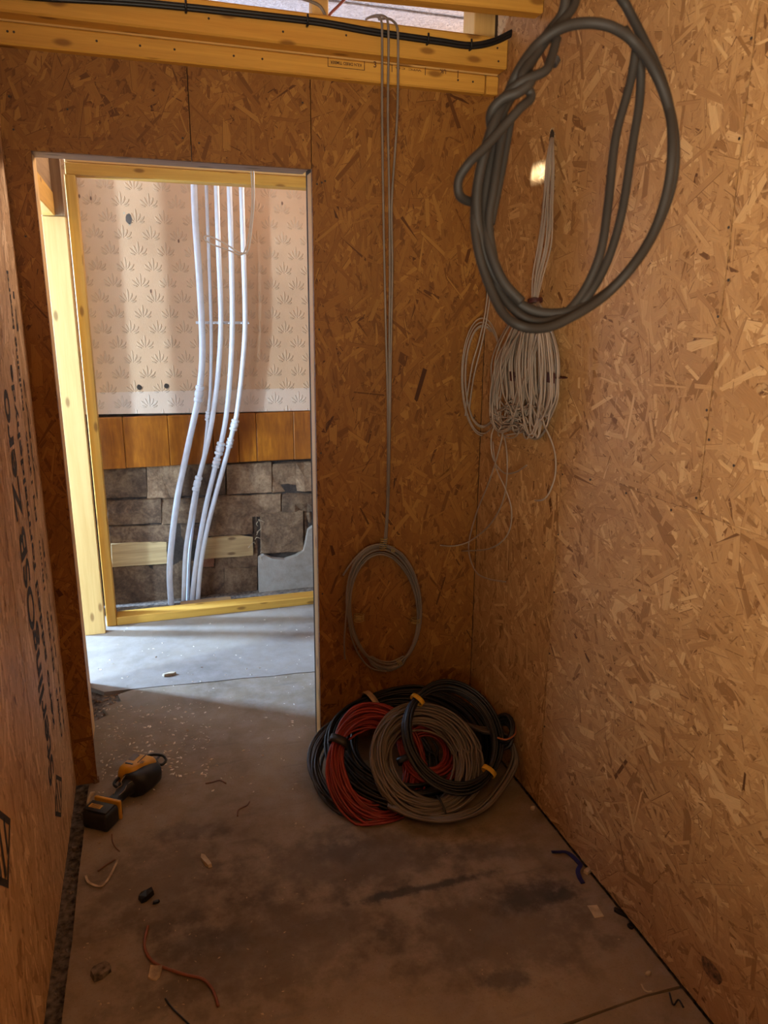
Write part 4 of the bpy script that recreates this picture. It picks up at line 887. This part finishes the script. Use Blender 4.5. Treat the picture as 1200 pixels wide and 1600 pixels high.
# dark scraps at the right end of the heap
pc = thing('cable_offcut_bundle', 'black small bunch of black cable with an orange strand wedged between heap and right wall', 'cable', tuple(pl(790, 1140, 0, 1.40)))
c = pl(786, 1143, 0, 1.385)
m_ = MB(); Rb = random.Random(5)
for k in range(9):
    a_, b2 = Rb.uniform(.030, .042), Rb.uniform(.036, .052); z0 = Rb.uniform(-.018, .018)
    m_.tube([c+Vector((a_*math.cos(t*.35)*.7, b2*math.sin(t*.35), z0+.030*math.sin(t*.35+1.2))) for t in range(18)], 0.0058, 7, closed=True)
under(m_.build('cable_turns', BLACKC), pc)
under(MB().tube(smooth_path([c+Vector((-.04, -.04, .008)), c+Vector((-.02, -.062, .010)), c+Vector((.015, -.05, .014)), c+Vector((.04, -.01, .014)), c+Vector((.045, .03, .03))], 6), 0.003, 6).build('orange_flex', plain('orange_flex', (.38, .12, .04), .5)), pc)

# ------------------------------------------------------------------ reciprocating saw
sw0, sw1 = pl(158, 1284, 2, 0.0), pl(240, 1190, 2, 0.03)
ang = math.atan2(sw1.y-sw0.y, sw1.x-sw0.x)
saw = thing('reciprocating_saw', 'yellow and black cordless reciprocating saw lying on the floor near the left wall', 'power tool', (sw0.x-0.0, sw0.y-0.02, 0.0), rz=ang)
saw.scale = (0.80, 0.92, 0.95)
def rb(name, lo, hi, mat, bev=0.006, parent=None, seg=3):
    o = box(name, lo, hi, mat, parent or saw, bev, 0, seg)
    for p in o.data.polygons: p.use_smooth = True
    return o
def loft(name, secs, mat, n=20, pw=2.6, parent=None):
    m_ = MB()
    for (x, cy, cz, ry, rz_) in secs:
        for i in range(n):
            a = 2*PI*i/n; ca, sa = math.cos(a), math.sin(a); m_.v.append((x, cy+ry*math.copysign(abs(ca)**(2/pw), ca), max(0.001, cz+rz_*math.copysign(abs(sa)**(2/pw), sa))))
    for j in range(len(secs)-1):
        for i in range(n): m_.f.append((j*n+i, j*n+(i+1) % n, (j+1)*n+(i+1) % n, (j+1)*n+i))
    m_.f.append(tuple(range(n))[::-1]); m_.f.append(tuple((len(secs)-1)*n+i for i in range(n)))
    return m_.build(name, mat, parent or saw)
bat = rb('battery', (-0.035, -0.050, 0.002), (0.046, 0.050, 0.066), TOOLB, 0.012)
rb('battery_cap', (-0.028, -0.044, 0.066), (0.030, 0.044, 0.073), TOOLB, 0.004, bat)
box('battery_label', (-0.012, -0.012, 0.0735), (0.010, 0.034, 0.0738), TOOLY, bat, 0); 
for k in range(4): box('battery_label_line', (-0.010+k*0.005, -0.006, 0.0738), (-0.008+k*0.005, 0.028, 0.0740), TOOLB, bat, 0)
rb('foot_trim', (0.046, -0.052, 0.004), (0.060, 0.050, 0.074), TOOLY, 0.006)
rb('rear_foot', (0.058, -0.046, 0.010), (0.072, 0.044, 0.068), TOOLB, 0.006)
loft('belt_clip', [(0.010, 0.052, 0.070, 0.004, 0.004), (0.045, 0.060, 0.080, 0.004, 0.010), (0.060, 0.055, 0.080, 0.004, 0.004)], CREAM)
loft('handle', [(0.068, 0.0, 0.038, 0.034, 0.026), (0.085, 0.0, 0.038, 0.022, 0.022), (0.115, 0.0, 0.040, 0.018, 0.020), (0.150, -0.002, 0.044, 0.020, 0.022), (0.180, -0.004, 0.047, 0.028, 0.028), (0.200, -0.005, 0.048, 0.036, 0.034)], TOOLB)
MB().tube(smooth_path([(0.10, 0.006, 0.061), (0.125, 0.012, 0.0635), (0.15, 0.004, 0.068), (0.165, 0.015, 0.073), (0.19, 0.012, 0.081)], 6), 0.0018, 6).build('grip_trim', TOOLG, saw)
MB().tube(smooth_path([(0.105, -0.012, 0.056), (0.135, -0.016, 0.060), (0.16, -0.012, 0.066), (0.18, -0.022, 0.072)], 6), 0.0018, 6).build('grip_trim', TOOLG, saw)
MB().tube(smooth_path([(0.150, 0.020, 0.055), (0.158, 0.040, 0.056), (0.175, 0.048, 0.058), (0.196, 0.044, 0.062)], 6), 0.006, 8).build('trigger_guard', TOOLB, saw)
loft('trigger', [(0.150, 0.020, 0.045, 0.010, 0.008), (0.180, 0.026, 0.048, 0.010, 0.010)], TOOLB)
loft('motor_housing', [(0.180, -0.012, 0.046, 0.030, 0.040), (0.200, -0.014, 0.046, 0.048, 0.045), (0.250, -0.016, 0.047, 0.056, 0.047), (0.300, -0.018, 0.046, 0.054, 0.046), (0.318, -0.018, 0.045, 0.044, 0.040)], TOOLB)
gh = loft('gear_case', [(0.196, 0.022, 0.058, 0.026, 0.036), (0.212, 0.018, 0.058, 0.036, 0.046), (0.255, 0.010, 0.056, 0.044, 0.050), (0.300, -0.002, 0.055, 0.052, 0.050), (0.316, -0.002, 0.054, 0.044, 0.044)], TOOLY, pw=4.0)
box('rating_label', (0.252, 0.012, 0.1062), (0.296, 0.036, 0.1072), LABELG, gh, 0); box('vent_slot', (0.228, 0.004, 0.1045), (0.234, 0.034, 0.1070), TOOLB, gh, 0); box('vent_slot', (0.246, -0.009, 0.1055), (0.304, -0.006, 0.1070), TOOLB, gh, 0)
text('housing_mark', 'XR', 0.026, TOOLB, (0.262, -0.030, 0.1066), (0, 1, 0), (-1, 0, 0), gh, length=0.016)
loft('nose_boot', [(0.312, -0.004, 0.048, 0.050, 0.043), (0.325, -0.002, 0.047, 0.046, 0.040), (0.345, 0.0, 0.045, 0.038, 0.033), (0.352, 0.0, 0.045, 0.030, 0.026)], TOOLB)
MB().tube(smooth_path([(0.350, 0.030, 0.050), (0.372, 0.034, 0.056), (0.388, 0.010, 0.060), (0.392, -0.026, 0.060), (0.380, -0.046, 0.052), (0.360, -0.042, 0.044), (0.352, -0.018, 0.044)], 8), 0.0052, 8).build('shoe', TOOLB, saw)
box('blade', (0.345, -0.001, 0.038), (0.425, 0.0005, 0.050), STEEL, saw, 0)

# ------------------------------------------------------------------ things lying on the floor
def wire(name, pts, r, mat, label, cat='offcut', zs=0.0):
    P_ = [pl(x, y, 2, r+0.001) for x, y in pts]; o = MB().tube(smooth_path(P_, 6), r, 7).build(name, mat); return tag(o, label, cat)
wire('cable_offcut', [(321, 1224), (332, 1222), (341, 1219), (347, 1220), (353, 1224)], 0.0022, SPLDK, 'short bent brown wire piece beyond the middle of the floor, upper one')
wire('cable_offcut', [(371, 1275), (372, 1266), (380, 1261), (386, 1258), (390, 1252)], 0.0022, SPLDK, 'short hooked brown wire piece, lower right of the other wire piece')
wire('cable_offcut', [(175, 1303), (176, 1315), (181, 1324), (187, 1330)], 0.0018, SPLDK, 'thin dark curved wire piece right below the saw battery')
wire('cable_offcut', [(231, 1447), (227, 1465), (226, 1480), (233, 1496), (246, 1507), (265, 1515), (290, 1523), (315, 1529), (328, 1540), (336, 1555), (341, 1572)], 0.0038, REDWIRE, 'long dusty red cable offcut curving across the front left floor', 'cable')
wire('cable_offcut', [(258, 1560), (268, 1574), (282, 1588), (297, 1602)], 0.0022, BLACKC, 'thin black wire piece at the bottom edge left of centre')
wire('wood_sliver', [(153, 1361), (165, 1352), (180, 1343)], 0.0026, SPLDK, 'straight reddish brown sliver inside the bent strip near left wall')
P_ = [pl(x, y, 2, 0.005) for x, y in ((134, 1368), (138, 1378), (150, 1384), (160, 1384), (170, 1372), (178, 1357), (185, 1342))]
tag(MB().ribbon(smooth_path(P_, 5), 0.006, 0.0025, (0, 0, 1)).build('bent_strip', SPLINT, smooth=False), 'pale bent strip shaped like a hook near the left wall', 'offcut')
def chip(name, px, py, L, Wd, Hh, rot, mat, label, cat='offcut', irregular=0.2, seed=0, tilt=0.0, n=7):
    R2 = random.Random(seed+int(px)); p = pl(px, py, 2, 0); bm = bmesh.new(); top, bot = [], []
    for i in range(n):
        a = 2*PI*i/n+(PI/4 if n == 4 else 0); k = 1+R2.uniform(-irregular, irregular); x = L/2*k*math.copysign(abs(math.cos(a))**.6, math.cos(a)); y = Wd/2*k*math.copysign(abs(math.sin(a))**.6, math.sin(a))
        X, Y = x*math.cos(rot)-y*math.sin(rot), x*math.sin(rot)+y*math.cos(rot); zl = 0.0008+tilt*max(0, x)
        bot.append(bm.verts.new((p.x+X, p.y+Y, zl))); top.append(bm.verts.new((p.x+X*.9, p.y+Y*.9, zl+Hh*R2.uniform(.7, 1.1))))
    bm.faces.new(bot[::-1]); bm.faces.new(top)
    for i in range(n): bm.faces.new((bot[i], bot[(i+1) % n], top[(i+1) % n], top[i]))
    return tag(link(name, finish(bm, mat)), label, cat)
chip('wood_splinter', 322, 1348, 0.060, 0.017, 0.012, 1.95, CREAM, 'stubby cream wood splinter standing out on the floor left of centre', irregular=.12)
chip('plastic_scrap', 228, 1402, 0.034, 0.026, 0.014, 0.6, BLACKC, 'larger of the two black plastic scraps on the left floor', 'scrap', .35, tilt=.3)
chip('plastic_scrap', 244, 1411, 0.018, 0.009, 0.007, 0.1, BLACKC, 'small black scrap touching the larger one on left floor', 'scrap', .15)
chip('osb_flake', 242, 1523, 0.046, 0.030, 0.003, 1.3, SPLINT, 'pale leaf-shaped wood flake leaning on the red cable offcut', 'flake', .3, tilt=.25)
chip('stone_lump', 160, 1520, 0.052, 0.040, 0.016, 0.5, RUBBLE, 'brown dusty stone lump at the bottom left', 'stone', .2)
chip('card_scrap', 931, 1424, 0.052, 0.034, 0.002, 1.45, CREAM, 'cream rectangular card scrap near the right wall', 'scrap', .10, n=4)
chip('plastic_scrap', 971, 1428, 0.045, 0.018, 0.008, -0.95, BLACKC, 'dark scrap tucked under the right wall edge', 'scrap', .15)
chip('plastic_scrap', 985, 1448, 0.020, 0.016, 0.008, 0.4, BLACKC, 'tiny dark scrap at right wall, nearest the camera of the two', 'scrap', .3)
chip('wood_crumb', 833, 1264, 0.016, 0.012, 0.008, 0.4, CREAM, 'small pale crumb by the right wall beside the cable heap', 'crumb', .3)
chip('wood_crumb', 1012, 1522, 0.018, 0.010, 0.006, 0.4, CREAM, 'pale crumb on the front floor beside the board seam', 'crumb', .3)
chip('wood_crumb', 919, 1362, 0.024, 0.018, 0.010, 0.4, SPLINT, 'pale crumb beside the blue tape by the right wall', 'crumb', .3)
chip('wood_crumb', 265, 1055, 0.05, 0.022, 0.012, 0.2, CREAM, 'pale chip on the far floor beyond the doorway', 'crumb', .3)
bt = [pl(x, y, 2, 0.006) for x, y in ((862, 1331), (872, 1331), (884, 1331), (895, 1338), (904, 1348), (907, 1352), (903, 1360), (905, 1370), (911, 1380))]
tag(MB().ribbon(smooth_path(bt, 5), 0.013, 0.002, (0, 0.25, 1)).build('tape_strip', BLUET, smooth=False), 'dark blue tape strip curled on the floor against the right wall', 'tape')
wire('shaving', [(1002, 1538), (1006, 1546), (1012, 1550), (1018, 1549)], 0.0022, CREAM, 'curled pale shaving next to the front right floor seam', 'shaving')
wire('shaving', [(1046, 1551), (1052, 1570), (1060, 1562), (1068, 1574)], 0.002, BLACKC, 'small dark squiggle of wire near the front right floor seam', 'wire')
# saw dust, chips and rubble: nobody could count them
def crumbs(name, n, region, sizes, mat, label, parent=None, seed=3, zb=0.0):
    R2 = random.Random(seed); m_ = MB()
    for i in range(n):
        p = region(R2); s = R2.uniform(*sizes); a = R2.uniform(0, PI); d = Vector((math.cos(a), math.sin(a), R2.uniform(-.1, .1))); e = Vector((-d.y, d.x, 0)); f = R2.uniform(.2, .6); h = s*R2.uniform(.15, .5)
        b0 = len(m_.v); p = Vector((p[0], p[1], zb))
        for q_ in (d*s, e*s*f, -d*s*.8, -e*s*f): m_.v.append(p+Vector((q_.x, q_.y, 0.0006)))
        m_.v.append(p+Vector((0, 0, h+.0008)))
        for k in range(4): m_.f.append((b0+k, b0+(k+1) % 4, b0+4))
    o = m_.build(name, mat, parent, smooth=False); o['kind'] = 'stuff'
    if parent is None: o['label'] = label; o['category'] = 'debris'
    return o
def reg_px(x0, x1, y0, y1):
    def f(R2):
        for _ in range(20):
            p = pl(R2.uniform(x0, x1), R2.uniform(y0, y1), 2, 0)
            if 0.06 < p.x < W-0.02 or (p.y > 0.15 and p.x > -.05): return (p.x, p.y)
        return (p.x, p.y)
    return f
crumbs('wood_chips', 260, reg_px(155, 330, 1100, 1215), (0.004, 0.012), CHIP, 'scatter of pale wood chips and sawdust in front of the doorway', seed=5)
crumbs('wood_chips', 200, reg_px(150, 520, 950, 1240), (0.002, 0.009), CHIP, 'thin scatter of pale chips across the doorway floor', seed=6)
crumbs('wood_chips', 160, reg_px(110, 480, 1240, 1590), (0.0015, 0.006), SPLINT, 'fine scatter of chips over the front left floor', seed=7)
crumbs('wood_chips', 50, reg_px(480, 1000, 1300, 1590), (0.001, 0.004), SPLINT, 'sparse fine chips over the front right floor', seed=8)
crumbs('rubble', 240, lambda R2: (R2.uniform(0.003, 0.036), R2.uniform(-1.3, 0.0)), (0.003, 0.011), RUBBLE, '', floor, 9, -0.021)
crumbs('rubble', 90, lambda R2: (R2.uniform(0.0, 0.14), R2.uniform(0.42, 0.68)), (0.005, 0.018), STONE, '', floor, 10, -0.019)
crumbs('rubble', 120, lambda R2: (R2.uniform(0.05, 1.5), R2.uniform(1.50, 1.68)), (0.004, 0.016), STONE, '', floor, 12, -0.028)
chip('rubble_lump', 150, 1222, 0.022, 0.018, 0.018, 0.2, STONE, 'pale rubble lump at the foot of the left door jamb', 'stone', .2)
chip('rubble_lump', 118, 1328, 0.020, 0.018, 0.014, 0.2, RUBBLE, 'round rubble lump in the gap along the left wall', 'stone', .2)
